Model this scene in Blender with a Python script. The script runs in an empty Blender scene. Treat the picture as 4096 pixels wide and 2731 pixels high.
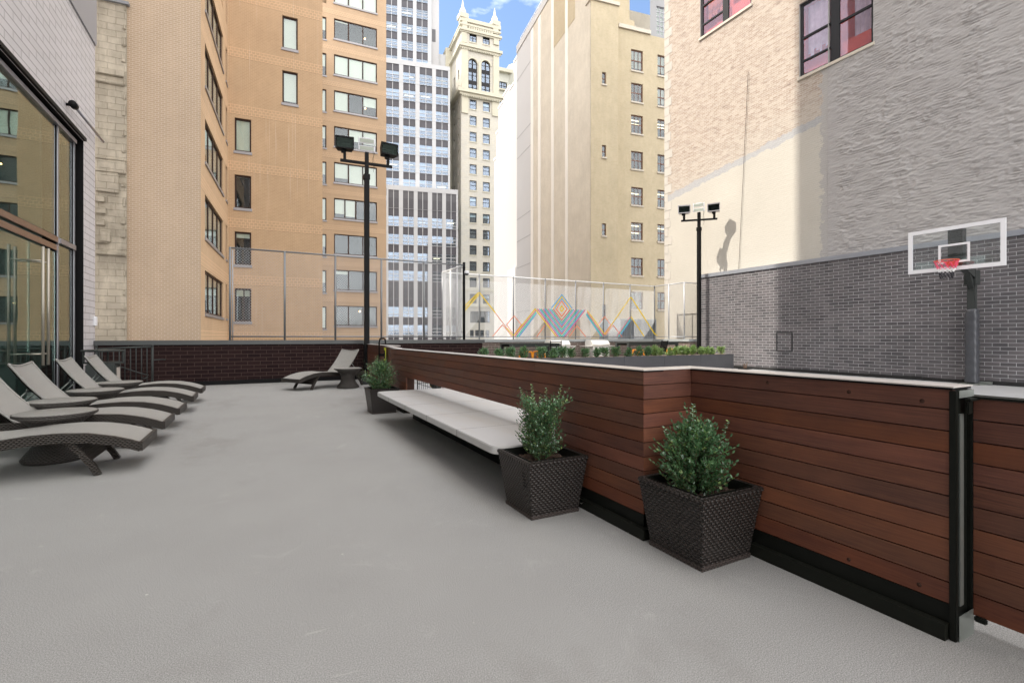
import bpy, bmesh, math, random
import numpy as np
from mathutils import Vector, Matrix, noise
R = math.radians
scn = bpy.context.scene
COL = scn.collection

# ------------------------------------------------------------------ camera
F = 1919.7; CX = 2048.; HY = 1348.; YAW = R(27.676); CH = 1.25
cam_d = bpy.data.cameras.new('camera'); cam = bpy.data.objects.new('camera', cam_d); COL.objects.link(cam)
cam.location = (0, 0, CH); cam.rotation_euler = (R(90), 0, -YAW)
cam_d.sensor_width = 36; cam_d.lens = F / 4096 * 36; cam_d.shift_y = (HY - 1365.5) / 4096
cam_d.clip_start = .05; cam_d.clip_end = 2000
scn.camera = cam

# ------------------------------------------------------------------ sky, sun, exposure
SUN_AZ = R(66); SUN_EL = R(50.7)          # azimuth measured from +Y towards -X
sun_to = Vector((-math.sin(SUN_AZ) * math.cos(SUN_EL), math.cos(SUN_AZ) * math.cos(SUN_EL), math.sin(SUN_EL)))
w = bpy.data.worlds.new('World'); scn.world = w; w.use_nodes = True
nt = w.node_tree; N = nt.nodes; L = nt.links
bg = N['Background']; bg.inputs['Strength'].default_value = .10
sky = N.new('ShaderNodeTexSky'); sky.sky_type = 'NISHITA'; sky.sun_disc = False
sky.sun_elevation = SUN_EL; sky.sun_rotation = -SUN_AZ; sky.air_density = 1.0; sky.dust_density = .6; sky.ozone_density = 1.2
tc = N.new('ShaderNodeTexCoord'); mp = N.new('ShaderNodeMapping'); mp.inputs['Scale'].default_value = (2.2, 2.2, 6.5)
mp.inputs['Location'].default_value = (.35, .1, .2)
cn = N.new('ShaderNodeTexNoise'); cn.inputs['Scale'].default_value = 1.6; cn.inputs['Detail'].default_value = 9; cn.inputs['Roughness'].default_value = .58
cr = N.new('ShaderNodeValToRGB'); cr.color_ramp.elements[0].position = .60; cr.color_ramp.elements[1].position = .74
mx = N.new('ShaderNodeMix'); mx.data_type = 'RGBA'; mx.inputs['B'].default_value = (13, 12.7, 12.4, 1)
L.new(tc.outputs['Generated'], mp.inputs['Vector']); L.new(mp.outputs['Vector'], cn.inputs['Vector'])
L.new(cn.outputs['Fac'], cr.inputs['Fac'])
# unseen bright cloud cover added to light the shade, clear toward the visible sky
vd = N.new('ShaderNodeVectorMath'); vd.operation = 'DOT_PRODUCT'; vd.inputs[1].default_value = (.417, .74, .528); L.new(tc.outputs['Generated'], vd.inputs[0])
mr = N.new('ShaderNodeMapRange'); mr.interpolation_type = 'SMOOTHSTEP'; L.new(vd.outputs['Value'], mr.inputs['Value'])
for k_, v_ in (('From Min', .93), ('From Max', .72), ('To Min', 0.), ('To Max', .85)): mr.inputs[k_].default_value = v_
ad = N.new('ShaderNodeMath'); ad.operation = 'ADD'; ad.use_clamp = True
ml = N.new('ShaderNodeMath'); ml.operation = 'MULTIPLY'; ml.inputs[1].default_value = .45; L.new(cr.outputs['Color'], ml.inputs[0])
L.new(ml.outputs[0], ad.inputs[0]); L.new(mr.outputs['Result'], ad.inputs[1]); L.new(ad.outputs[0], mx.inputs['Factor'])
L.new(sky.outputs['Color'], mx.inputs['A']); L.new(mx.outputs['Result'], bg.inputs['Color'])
sd = bpy.data.lights.new('sun', 'SUN'); sd.energy = 2.0; sd.angle = R(.5); sd.color = (1, .93, .83)
so = bpy.data.objects.new('sun', sd); COL.objects.link(so); so.rotation_euler = sun_to.to_track_quat('Z', 'Y').to_euler()
so.location = (0, 0, 60)
scn.view_settings.view_transform = 'Standard'; scn.view_settings.look = 'None'; scn.view_settings.gamma = 1
scn.view_settings.exposure = 1.62
scn.cycles.max_bounces = 6; scn.cycles.diffuse_bounces = 4; scn.cycles.glossy_bounces = 4; scn.cycles.transparent_max_bounces = 24

# ------------------------------------------------------------------ survey helper: rays of the level camera -> metres on real planes
SI, CO = math.sin(YAW), math.cos(YAW)
def ray(u, v):
    a = (u - CX) / F; return Vector((SI + a * CO, CO - a * SI, -(v - HY) / F))
def on_y(u, v, y): r = ray(u, v); return Vector((0, 0, CH)) + r * (y / r.y)
def on_x(u, v, x): r = ray(u, v); return Vector((0, 0, CH)) + r * (x / r.x)
class Face:
    """a vertical facade plane: starts at column u0 and depth z0, runs towards vanishing column vp"""
    def __init__(s, u0, z0, vp, flip=False, back=0.):
        r = ray(u0, HY); s.o = Vector((r.x * z0, r.y * z0, 0))
        d = ray(vp, HY); d.z = 0; d.normalize()
        if flip: d = -d
        s.d = d; n = Vector((d.y, -d.x, 0))
        if n.dot(-s.o) < 0: n = -n
        s.n = n; s.o = s.o - n * back
    def s_at(s, u):
        r = ray(u, HY); det = r.x * (-s.d.y) + s.d.x * r.y
        return (r.x * s.o.y - r.y * s.o.x) / (r.y * s.d.x - r.x * s.d.y) if abs(det) > 1e-9 else 0
    def z_at(s, u, v):
        p = s.o + s.d * s.s_at(u); r = ray(u, v); t = p.x / r.x if abs(r.x) > .05 else p.y / r.y
        return CH + r.z * t
    def P(s, a, z, off=0.): p = s.o + s.d * a + s.n * off; return Vector((p.x, p.y, z))
def axis_face(o, d, n):
    f = Face.__new__(Face); f.o = Vector(o); f.d = Vector(d); f.n = Vector(n); return f

# ------------------------------------------------------------------ materials
def lin(c):
    return tuple(((x / 255) / 12.92 if x <= 10 else ((x / 255 + .055) / 1.055) ** 2.4) for x in c) + (1,)
def new_mat(name):
    m = bpy.data.materials.new(name); m.use_nodes = True
    return m, m.node_tree, m.node_tree.nodes, m.node_tree.links, m.node_tree.nodes['Principled BSDF']
def mix(nt, fac, a, b, bt='MIX'):
    n = nt.nodes.new('ShaderNodeMix'); n.data_type = 'RGBA'; n.blend_type = bt
    for key, val in (('Factor', fac), ('A', a), ('B', b)):
        if isinstance(val, (int, float)): n.inputs[key].default_value = val
        elif isinstance(val, tuple): n.inputs[key].default_value = val if len(val) == 4 else val + (1,)
        else: nt.links.new(val, n.inputs[key])
    return n.outputs['Result']
def math_(nt, op, a, b=0., c=None, clamp=False):
    n = nt.nodes.new('ShaderNodeMath'); n.operation = op; n.use_clamp = clamp
    for i, val in enumerate((a, b) if c is None else (a, b, c)):
        if isinstance(val, (int, float)): n.inputs[i].default_value = val
        else: nt.links.new(val, n.inputs[i])
    return n.outputs[0]
def noise_n(nt, vec, scale, detail=4, rough=.55, stretch=None, loc=None, dist=0.):
    if stretch or loc:
        m = nt.nodes.new('ShaderNodeMapping'); nt.links.new(vec, m.inputs['Vector'])
        if stretch: m.inputs['Scale'].default_value = stretch
        if loc: m.inputs['Location'].default_value = loc
        vec = m.outputs['Vector']
    n = nt.nodes.new('ShaderNodeTexNoise'); n.inputs['Scale'].default_value = scale; n.inputs['Detail'].default_value = detail
    n.inputs['Roughness'].default_value = rough; n.inputs['Distortion'].default_value = dist
    nt.links.new(vec, n.inputs['Vector']); return n.outputs['Fac']
def ramp(nt, fac, p0, p1, c0=(0, 0, 0, 1), c1=(1, 1, 1, 1)):
    r = nt.nodes.new('ShaderNodeValToRGB'); nt.links.new(fac, r.inputs['Fac'])
    r.color_ramp.elements[0].position = p0; r.color_ramp.elements[1].position = p1
    r.color_ramp.elements[0].color = c0; r.color_ramp.elements[1].color = c1; return r.outputs['Color']
def bump(nt, bsdf, h, strength=.4, dist=.01):
    b = nt.nodes.new('ShaderNodeBump'); b.inputs['Strength'].default_value = strength; b.inputs['Distance'].default_value = dist
    nt.links.new(h, b.inputs['Height']); nt.links.new(b.outputs['Normal'], bsdf.inputs['Normal'])
def uvn(nt): return nt.nodes.new('ShaderNodeUVMap').outputs['UV']
def objc(nt): return nt.nodes.new('ShaderNodeTexCoord').outputs['Object']

def plain(name, col, rough=.6, metal=0., var=.12, scale=6, bmp=.0, coat=0.):
    m, nt, N, L, b = new_mat(name)
    if max(col) < .07: b.inputs['Specular IOR Level'].default_value = .12
    o = objc(nt); f = noise_n(nt, o, scale, 5)
    c = mix(nt, f, tuple(x * (1 - var) for x in col[:3]), tuple(min(1, x * (1 + var)) for x in col[:3]))
    L.new(c, b.inputs['Base Color']); b.inputs['Roughness'].default_value = rough; b.inputs['Metallic'].default_value = metal
    b.inputs['Coat Weight'].default_value = coat
    if bmp: bump(nt, b, noise_n(nt, o, scale * 12, 3), bmp, .004)
    return m

def brick_mat(name, cols, mortar, bw=.3, bh=.1, ms=.008, rough=.85, stain=.25, bands=None, streak=0., bmp=.5, mott=.5, wob=0., spec=.3):
    m, nt, N, L, b = new_mat(name); uv = uvn(nt); b.inputs['Specular IOR Level'].default_value = spec
    if wob:
        nn_ = N.new('ShaderNodeTexNoise'); nn_.inputs['Scale'].default_value = 1.7; nn_.inputs['Detail'].default_value = 6; L.new(uv, nn_.inputs['Vector'])
        sb_ = N.new('ShaderNodeVectorMath'); sb_.operation = 'SCALE'; sb_.inputs['Scale'].default_value = wob; L.new(nn_.outputs['Color'], sb_.inputs[0])
        ad_ = N.new('ShaderNodeVectorMath'); L.new(uv, ad_.inputs[0]); L.new(sb_.outputs[0], ad_.inputs[1]); uv = ad_.outputs[0]
    t = N.new('ShaderNodeTexBrick'); L.new(uv, t.inputs['Vector']); t.inputs['Scale'].default_value = 1
    t.inputs['Brick Width'].default_value = bw; t.inputs['Row Height'].default_value = bh; t.inputs['Mortar Size'].default_value = ms
    t.inputs['Mortar Smooth'].default_value = .3; t.inputs['Bias'].default_value = 0
    t.inputs['Color1'].default_value = cols[0]; t.inputs['Color2'].default_value = cols[1]; t.inputs['Mortar'].default_value = mortar
    # per-brick third tint
    t2 = N.new('ShaderNodeTexBrick'); L.new(uv, t2.inputs['Vector']); t2.inputs['Scale'].default_value = 1
    for k, v in (('Brick Width', bw), ('Row Height', bh), ('Mortar Size', 0.), ('Bias', -.35)): t2.inputs[k].default_value = v
    t2.inputs['Color1'].default_value = (0, 0, 0, 1); t2.inputs['Color2'].default_value = (1, 1, 1, 1)
    c = mix(nt, math_(nt, 'MULTIPLY', t2.outputs['Color'], mott), t.outputs['Color'], cols[2] if len(cols) > 2 else cols[1])
    c = mix(nt, t.outputs['Fac'], c, mortar)
    big = noise_n(nt, uv, .35, 6, .6); c = mix(nt, math_(nt, 'MULTIPLY', ramp(nt, big, .35, .7), stain), c, tuple(x * .55 for x in cols[0][:3]))
    sm = noise_n(nt, uv, 2.3, 5, .6, (1, .4, 1)); c = mix(nt, math_(nt, 'MULTIPLY', ramp(nt, sm, .45, .75), stain * .7), c, tuple(min(1, x * 1.35) for x in cols[1][:3]))
    if bands:
        sep = N.new('ShaderNodeSeparateXYZ'); L.new(uv, sep.inputs[0])
        z0, pitch, hgt = bands
        md = math_(nt, 'MODULO', math_(nt, 'ADD', math_(nt, 'SUBTRACT', sep.outputs['Y'], z0), 100 * pitch), pitch)
        inb = math_(nt, 'LESS_THAN', md, hgt)
        br = N.new('ShaderNodeTexBrick'); L.new(uv, br.inputs['Vector']); br.inputs['Scale'].default_value = 1
        for k, v in (('Brick Width', bw * 1.0), ('Row Height', bh * 2), ('Mortar Size', .02)): br.inputs[k].default_value = v
        c = mix(nt, math_(nt, 'MULTIPLY', math_(nt, 'MULTIPLY', inb, br.outputs['Fac']), .6), c, tuple(min(1, x * 1.32) for x in cols[1][:3]))
        edge = math_(nt, 'LESS_THAN', md, .05); c = mix(nt, math_(nt, 'MULTIPLY', edge, .35), c, tuple(x * .5 for x in cols[0][:3]))
    if streak:
        st = noise_n(nt, uv, 3.2, 2, .5, (1, .012, 1)); st2 = noise_n(nt, uv, 30, 2, .5, (1, .004, 1))
        k = math_(nt, 'MULTIPLY', ramp(nt, st2, .66, .70), ramp(nt, st, .48, .6))
        c = mix(nt, math_(nt, 'MULTIPLY', k, streak), c, (.75, .68, .58))
    L.new(c, b.inputs['Base Color']); b.inputs['Roughness'].default_value = rough
    h = math_(nt, 'SUBTRACT', 1., t.outputs['Fac']); h = math_(nt, 'ADD', h, math_(nt, 'MULTIPLY', noise_n(nt, uv, 40, 3), .35))
    bump(nt, b, h, bmp, .008)
    return m

M = {}
# deck: fine rubber aggregate
m, nt, NN, LL, b = new_mat('deck_rubber'); o = objc(nt)
fine = noise_n(nt, o, 210, 3, .75); med = noise_n(nt, o, 1.1, 6, .6); big = noise_n(nt, o, .28, 5, .6, (1, 1.6, 1), (3, 1, 0)); sp = noise_n(nt, o, 900, 1)
c = mix(nt, ramp(nt, fine, .36, .64), (.178, .176, .170), (.455, .448, .43))
c = mix(nt, math_(nt, 'MULTIPLY', ramp(nt, med, .42, .72), .18), c, (.20, .19, .18))
c = mix(nt, math_(nt, 'MULTIPLY', ramp(nt, big, .45, .7), .16), c, (.42, .41, .385))
sc = noise_n(nt, o, 7, 3, .5, (1, 6, 1), None, 1.2); c = mix(nt, math_(nt, 'MULTIPLY', ramp(nt, sc, .70, .74), .35), c, (.5, .48, .45))
vs = NN.new('ShaderNodeTexVoronoi'); vs.inputs['Scale'].default_value = 3.2; LL.new(o, vs.inputs['Vector'])
c = mix(nt, math_(nt, 'MULTIPLY', math_(nt, 'LESS_THAN', vs.outputs['Distance'], .022), .7), c, (.62, .6, .56))
st1 = noise_n(nt, o, .55, 8, .68, (1.3, .8, 1), (11, 4, 0)); c = mix(nt, math_(nt, 'MULTIPLY', ramp(nt, st1, .56, .66), .22), c, (.15, .135, .115))
dr1 = noise_n(nt, o, 2.6, 7, .7, (1, 1, 1), (7, 9, 0), .8); c = mix(nt, math_(nt, 'MULTIPLY', ramp(nt, dr1, .60, .72), .28), c, (.50, .485, .46))
LL.new(c, b.inputs['Base Color']); b.inputs['Roughness'].default_value = .82; b.inputs['Specular IOR Level'].default_value = .35
bump(nt, b, math_(nt, 'ADD', fine, math_(nt, 'MULTIPLY', sp, .5)), .5, .006); M['deck'] = m
M['court'] = plain('court_coating', (.46, .465, .47), .35, var=.06, scale=1.2, bmp=.1)
M['city_ground'] = plain('asphalt_far', (.06, .06, .065), .9)

# ipe boards: random per board island
def wood(name, base, dark, red, rough=.50):
    m, nt, N, L, b = new_mat(name); uv = uvn(nt); b.inputs['Specular IOR Level'].default_value = .3
    g = N.new('ShaderNodeNewGeometry'); rnd = g.outputs['Random Per Island']
    off = N.new('ShaderNodeCombineXYZ'); L.new(math_(nt, 'MULTIPLY', rnd, 40), off.inputs['X']); L.new(math_(nt, 'MULTIPLY', rnd, 23), off.inputs['Y'])
    va = N.new('ShaderNodeVectorMath'); va.operation = 'ADD'; L.new(uv, va.inputs[0]); L.new(off.outputs[0], va.inputs[1]); v = va.outputs[0]
    grain = noise_n(nt, v, 5, 6, .65, (.6, 22, 1), None, .6); fineg = noise_n(nt, v, 9, 3, .6, (1.2, 90, 1)); blot = noise_n(nt, v, 1.6, 4, .6, (1, 2.5, 1))
    c = mix(nt, ramp(nt, grain, .3, .72), dark, base)
    c = mix(nt, math_(nt, 'MULTIPLY', ramp(nt, fineg, .48, .7), .55), c, tuple(x * .45 for x in dark[:3]))
    c = mix(nt, math_(nt, 'MULTIPLY', ramp(nt, blot, .42, .68), .55), c, red)
    kn = N.new('ShaderNodeTexVoronoi'); kn.inputs['Scale'].default_value = 2.1; mk = N.new('ShaderNodeMapping'); mk.inputs['Scale'].default_value = (.6, 1.6, 1); L.new(v, mk.inputs['Vector']); L.new(mk.outputs[0], kn.inputs['Vector'])
    c = mix(nt, ramp(nt, kn.outputs['Distance'], .022, .034, (.75, .75, .75, 1), (0, 0, 0, 1)), c, (.03, .014, .01))
    hsv = N.new('ShaderNodeHueSaturation'); L.new(c, hsv.inputs['Color'])
    L.new(math_(nt, 'MULTIPLY_ADD', rnd, .34, .83), hsv.inputs['Value'])
    r2 = math_(nt, 'FRACT', math_(nt, 'MULTIPLY', rnd, 7.31)); L.new(math_(nt, 'MULTIPLY_ADD', r2, .010, .497), hsv.inputs['Hue'])
    L.new(math_(nt, 'MULTIPLY_ADD', math_(nt, 'FRACT', math_(nt, 'MULTIPLY', rnd, 13.7)), .14, .90), hsv.inputs['Saturation'])
    L.new(hsv.outputs['Color'], b.inputs['Base Color'])
    L.new(math_(nt, 'MULTIPLY_ADD', blot, .25, rough - .08), b.inputs['Roughness'])
    bump(nt, b, fineg, .15, .002); return m
M['ipe'] = wood('ipe_boards', (.172, .064, .036), (.074, .027, .020), (.215, .070, .033))
M['ipe_edge'] = plain('ipe_edge', (.05, .025, .018), .6)
m, nt, NN, LL, b = new_mat('weathered_cap'); o = objc(nt)
c = mix(nt, noise_n(nt, o, 6, 5, .6, (1, 1, 1)), (.42, .38, .35), (.62, .58, .55)); LL.new(c, b.inputs['Base Color'])
b.inputs['Roughness'].default_value = .32; M['cap'] = m
M['blacksteel'] = plain('black_steel', (.010, .011, .009), .42, 0, .25, 9)
M['blackpaint'] = plain('black_paint', (.007, .007, .0075), .5, 0, .2, 8)
m, nt, NN, LL, b = new_mat('chipped_black_steel'); o = objc(nt); v1 = noise_n(nt, o, 9, 6, .7)
c = mix(nt, ramp(nt, v1, .665, .68), (.012, .013, .010), (.62, .6, .57)); LL.new(c, b.inputs['Base Color']); b.inputs['Roughness'].default_value = .5; b.inputs['Specular IOR Level'].default_value = .14; M['chipped'] = m
M['greysteel'] = plain('grey_steel', (.26, .28, .26), .35, .5, .15, 12)
M['coping'] = plain('parapet_coping', (.075, .078, .078), .4, .3, .12, 2)
M['coping_l'] = plain('wall_coping', (.32, .34, .38), .35, .4, .1, 2)
M['galv'] = plain('galvanised_wire', (.42, .43, .45), .45, .3, .1, 20)
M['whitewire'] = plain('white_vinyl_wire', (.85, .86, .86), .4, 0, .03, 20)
M['fpost'] = plain('fence_tube_grey', (.25, .26, .27), .4, .5, .15, 15)
M['darkwire'] = plain('dark_fence_wire', (.20, .21, .22), .45, .4, .1, 20)
M['conc'] = None
m, nt, NN, LL, b = new_mat('bench_slab'); o = objc(nt); f = noise_n(nt, o, 1.8, 7, .6); f2 = noise_n(nt, o, 120, 2); st = noise_n(nt, o, 2.2, 6, .62, (2.4, .35, 1), (2, 0, 0))
c = mix(nt, f, (.47, .46, .45), (.56, .55, .535)); c = mix(nt, math_(nt, 'MULTIPLY', ramp(nt, st, .48, .7), .22), c, (.46, .38, .28))  # faint brown bands put the shade along the wall into the slab colour
c = mix(nt, math_(nt, 'MULTIPLY', f2, .15), c, (.3, .3, .3)); LL.new(c, b.inputs['Base Color']); b.inputs['Roughness'].default_value = .5; bump(nt, b, f2, .1, .002); M['conc'] = m
M['joint'] = plain('bench_joint', (.10, .095, .09), .8)

def wicker(name, base, hi, sw=.018, sh=.008, rough=.42, mo=.25):
    m, nt, N, L, b = new_mat(name); uv = uvn(nt); sp = N.new('ShaderNodeSeparateXYZ'); L.new(uv, sp.inputs[0])
    v = math_(nt, 'DIVIDE', sp.outputs['Y'], sh); row = math_(nt, 'FLOOR', v)
    u = math_(nt, 'ADD', math_(nt, 'DIVIDE', sp.outputs['X'], sw), math_(nt, 'MULTIPLY', row, .5))
    hv = math_(nt, 'ABSOLUTE', math_(nt, 'SINE', math_(nt, 'MULTIPLY', v, math.pi))); hu = math_(nt, 'ABSOLUTE', math_(nt, 'SINE', math_(nt, 'MULTIPLY', u, math.pi)))
    h = math_(nt, 'MULTIPLY', math_(nt, 'POWER', hv, .6), math_(nt, 'POWER', hu, .8))
    f = noise_n(nt, uv, 14, 4); c = mix(nt, h, tuple(x * mo for x in base[:3]), mix(nt, f, base, hi))  # weave gaps shaded and strand tops lightened in the colour itself
    L.new(c, b.inputs['Base Color']); b.inputs['Roughness'].default_value = rough; b.inputs['Specular IOR Level'].default_value = .4
    bump(nt, b, h, 1., sh * .55); return m
M['wicker'] = wicker('brown_wicker', (.030, .024, .021, 1), (.075, .060, .054, 1), .034, .0165, .36, .2)
M['wicker_lounge'] = wicker('lounger_weave', (.44, .425, .395, 1), (.54, .525, .49, 1), .020, .010, .5, .5)
M['wicker_side'] = wicker('lounger_side_weave', (.030, .024, .020, 1), (.075, .060, .048, 1), .034, .016)
M['wicker_tab'] = wicker('table_weave', (.060, .052, .046, 1), (.12, .105, .095, 1), .030, .014)
M['wicker_top'] = wicker('table_top_weave', (.36, .35, .32, 1), (.46, .445, .415, 1), .024, .012, .4, .5)
M['soil'] = plain('soil', (.085, .052, .038), .95, 0, .7, 60, .9)
def leafm(name, a, bb, rough=.3):
    m, nt, N, L, b = new_mat(name); g = N.new('ShaderNodeNewGeometry')
    c = mix(nt, g.outputs['Random Per Island'], a, bb); L.new(c, b.inputs['Base Color']); b.inputs['Roughness'].default_value = rough
    b.inputs['Specular IOR Level'].default_value = .9; tr = N.new('ShaderNodeBsdfTranslucent'); L.new(mix(nt, .4, c, (.16, .36, .06)), tr.inputs['Color'])
    ms = N.new('ShaderNodeMixShader'); ms.inputs[0].default_value = .22; L.new(b.outputs[0], ms.inputs[1]); L.new(tr.outputs[0], ms.inputs[2])
    L.new(ms.outputs[0], N['Material Output'].inputs['Surface']); return m
M['leaf'] = leafm('boxwood_leaf', (.045, .125, .055), (.15, .28, .14), .2)
M['leaf2'] = leafm('boxwood_leaf_light', (.13, .24, .06), (.30, .42, .13), .35)
M['twig'] = plain('twig', (.12, .08, .045), .9)

# building materials
M['tan'] = brick_mat('tan_brick', [(.51, .345, .21, 1), (.58, .40, .25, 1), (.40, .26, .155, 1)], (.66, .50, .33, 1), .22, .085, .007, stain=.22, bands=(4.35, 3.4, .62), streak=.9, mott=.45)
M['tan2'] = brick_mat('tan_brick_plain', [(.49, .37, .262, 1), (.57, .44, .32, 1), (.38, .27, .185, 1)], (.68, .58, .46, 1), .22, .085, .009, stain=.2, mott=.5)
M['tan3'] = brick_mat('tan_brick_wing', [(.45, .315, .205, 1), (.51, .365, .24, 1), (.36, .245, .155, 1)], (.60, .47, .33, 1), .22, .085, .007, stain=.18, bands=(4.45, 3.32, .5), mott=.4)
M['greybrick'] = brick_mat('grey_long_brick', [(.58, .56, .57, 1), (.66, .64, .65, 1), (.50, .46, .49, 1)], (.22, .20, .205, 1), .60, .15, .008, .4, stain=.12, mott=.4)
M['darkbrick'] = brick_mat('dark_utility_brick', [(.082, .079, .084, 1), (.165, .155, .162, 1), (.13, .112, .118, 1)], (.50, .50, .51, 1), .3, .1, .006, .42, stain=.45, mott=.75)
M['parbrick'] = brick_mat('parapet_brick', [(.018, .0095, .010, 1), (.030, .016, .016, 1), (.022, .012, .010, 1)], (.085, .055, .046, 1), .3, .1, .006, .7, stain=.2, spec=.08)
M['yellow'] = brick_mat('yellow_brick', [(.47, .39, .25, 1), (.55, .47, .33, 1), (.42, .32, .18, 1)], (.52, .46, .36, 1), .22, .075, .008, stain=.25, streak=.25)
M['beige'] = brick_mat('beige_brick', [(.58, .525, .43, 1), (.66, .61, .51, 1), (.52, .46, .35, 1)], (.70, .65, .57, 1), .22, .075, .008, stain=.25, streak=.0, mott=.5)
M['stonecream'] = brick_mat('cream_terracotta', [(.47, .45, .40, 1), (.54, .52, .46, 1), (.44, .39, .29, 1)], (.38, .36, .30, 1), .9, .42, .012, .6, stain=.12, mott=.5)
M['creamtrim'] = plain('cream_trim', (.50, .475, .38), .7, 0, .12, .8)
def stucco(name, a, b_, sc=.5, bmp=.5, stain=(.5, .47, .4), st=.3):
    m, nt, N, L, b = new_mat(name); uv = uvn(nt); f = noise_n(nt, uv, sc, 7, .62); f2 = noise_n(nt, uv, 3, 7, .7, (1, 2.2, 1)); f3 = noise_n(nt, uv, 14, 5, .65, (1, 3, 1))
    c = mix(nt, f, a, b_); c = mix(nt, math_(nt, 'MULTIPLY', ramp(nt, f2, .52, .8), st), c, stain)
    L.new(c, b.inputs['Base Color']); b.inputs['Roughness'].default_value = .9
    bump(nt, b, math_(nt, 'ADD', f2, math_(nt, 'MULTIPLY', f3, .5)), bmp, .05); return m
M['white_wall'] = stucco('white_stucco', (.40, .39, .385), (.44, .43, .42), .1, .02, (.7, .68, .66), .1)
M['grey_wall'] = stucco('grey_render', (.50, .50, .50), (.58, .575, .57), .15, .03, (.42, .42, .42), .2)
M['pale_strip'] = plain('pale_wall_strip', (.78, .75, .69), .9, 0, .06, .6)
M['rough'] = stucco('rough_stucco', (.33, .315, .31), (.42, .405, .39), .35, .25, (.25, .235, .225), .5)
M['stone'] = brick_mat('cream_stone_blocks', [(.50, .45, .36, 1), (.60, .55, .45, 1), (.42, .37, .30, 1)], (.36, .32, .25, 1), .55, .27, .012, stain=.8, bmp=1.2, mott=.7, wob=.10)
M['asphaltpatch'] = plain('mortar_band', (.42, .42, .43), .95, 0, .35, 4, .8)
# party wall: brick above an old roof line, cream render below it, chosen from the wall's own coordinates
m, nt, NN, LL, b = new_mat('party_wall'); uv = uvn(nt); sep = NN.new('ShaderNodeSeparateXYZ'); LL.new(uv, sep.inputs[0])
bt = NN.new('ShaderNodeTexBrick'); LL.new(uv, bt.inputs['Vector']); bt.inputs['Scale'].default_value = 1
for k, v in (('Brick Width', .21), ('Row Height', .075), ('Mortar Size', .010), ('Mortar Smooth', .6), ('Bias', -.1)): bt.inputs[k].default_value = v
bt.inputs['Color1'].default_value = (.31, .240, .190, 1); bt.inputs['Color2'].default_value = (.45, .385, .32, 1); bt.inputs['Mortar'].default_value = (.50, .445, .385, 1)
bc = mix(nt, math_(nt, 'MULTIPLY', ramp(nt, noise_n(nt, uv, 5, 6, .7, (1, 2.5, 1)), .45, .65), .55), bt.outputs['Color'], (.50, .45, .395))
bc = mix(nt, math_(nt, 'MULTIPLY', ramp(nt, noise_n(nt, uv, 2.2, 7, .75, (1, 2.5, 1), (5, 2, 0)), .54, .68), .7), bc, (.20, .15, .13))
cc = mix(nt, noise_n(nt, uv, .6, 7, .6), (.42, .395, .345), (.52, .49, .43)); cc = mix(nt, math_(nt, 'MULTIPLY', ramp(nt, noise_n(nt, uv, 6, 6, .7, (1, 3, 1)), .60, .75), .4), cc, (.33, .29, .24))
wob = math_(nt, 'MULTIPLY', math_(nt, 'SUBTRACT', noise_n(nt, uv, 2.2, 5, .6), .5), .5)
line = math_(nt, 'ADD', math_(nt, 'MULTIPLY_ADD', sep.outputs['X'], .135, 10.37), wob)       # height of the old roof line: u = -Y
dz = math_(nt, 'SUBTRACT', sep.outputs['Y'], line)
c = mix(nt, math_(nt, 'GREATER_THAN', dz, .0), cc, bc)
near_ = ramp(nt, math_(nt, 'ADD', math_(nt, 'MULTIPLY', dz, .35), math_(nt, 'MULTIPLY', math_(nt, 'SUBTRACT', noise_n(nt, uv, 1.1, 7, .7, (1, 2, 1)), .5), 1.4)), .05, .55, (1, 1, 1, 1), (0, 0, 0, 1))
c = mix(nt, math_(nt, 'MULTIPLY', near_, .30), c, cc)
band = math_(nt, 'LESS_THAN', math_(nt, 'ABSOLUTE', math_(nt, 'ADD', dz, .08)), .13)
c = mix(nt, math_(nt, 'MULTIPLY', band, .8), c, mix(nt, noise_n(nt, uv, 9, 4), (.27, .28, .30), (.42, .42, .43)))
edge_ = math_(nt, 'ADD', sep.outputs['X'], math_(nt, 'MULTIPLY', math_(nt, 'SUBTRACT', noise_n(nt, uv, 2.8, 6, .75), .5), 1.1))
gm = math_(nt, 'GREATER_THAN', edge_, -9.95); c = mix(nt, gm, c, mix(nt, noise_n(nt, uv, .35, 7, .62), (.34, .325, .31), (.42, .405, .385)))
LL.new(c, b.inputs['Base Color']); b.inputs['Roughness'].default_value = .92
bump(nt, b, math_(nt, 'ADD', math_(nt, 'ADD', noise_n(nt, uv, 4, 7, .7, (1, 2.6, 1)), math_(nt, 'MULTIPLY', bt.outputs['Fac'], -.4)), math_(nt, 'MULTIPLY', noise_n(nt, uv, 22, 3, .6, (1, 2, 1)), .25)), .26, .05); M['party'] = m

M['frame_brown'] = plain('brown_window_frame', (.055, .034, .027), .5, 0, .15, 5)
M['frame_dark'] = plain('dark_window_frame', (.030, .030, .033), .45, 0, .15, 5)
M['frame_red'] = plain('redbrown_window_frame', (.16, .07, .045), .55, 0, .15, 5)
M['frame_grey'] = plain('mullion_aluminium', (.35, .34, .37), .3, .7, .08, 5)
M['sill_grey'] = plain('metal_sill', (.30, .29, .30), .4, .4, .1, 4)
M['sill_stone'] = plain('stone_sill', (.55, .50, .42), .8, 0, .15, 4)
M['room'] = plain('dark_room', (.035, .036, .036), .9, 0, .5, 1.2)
M['room_red'] = plain('red_room', (.62, .085, .05), .8, 0, .4, 2.2)
M['blind'] = plain('window_blind', (.66, .71, .64), .8, 0, .05, 1.5)
M['blind_dim'] = plain('net_curtain', (.26, .27, .24), .8, 0, .35, 2.5)
M['steelbar'] = plain('brushed_bar', (.42, .38, .32), .4, .6, .05, 20)
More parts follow.
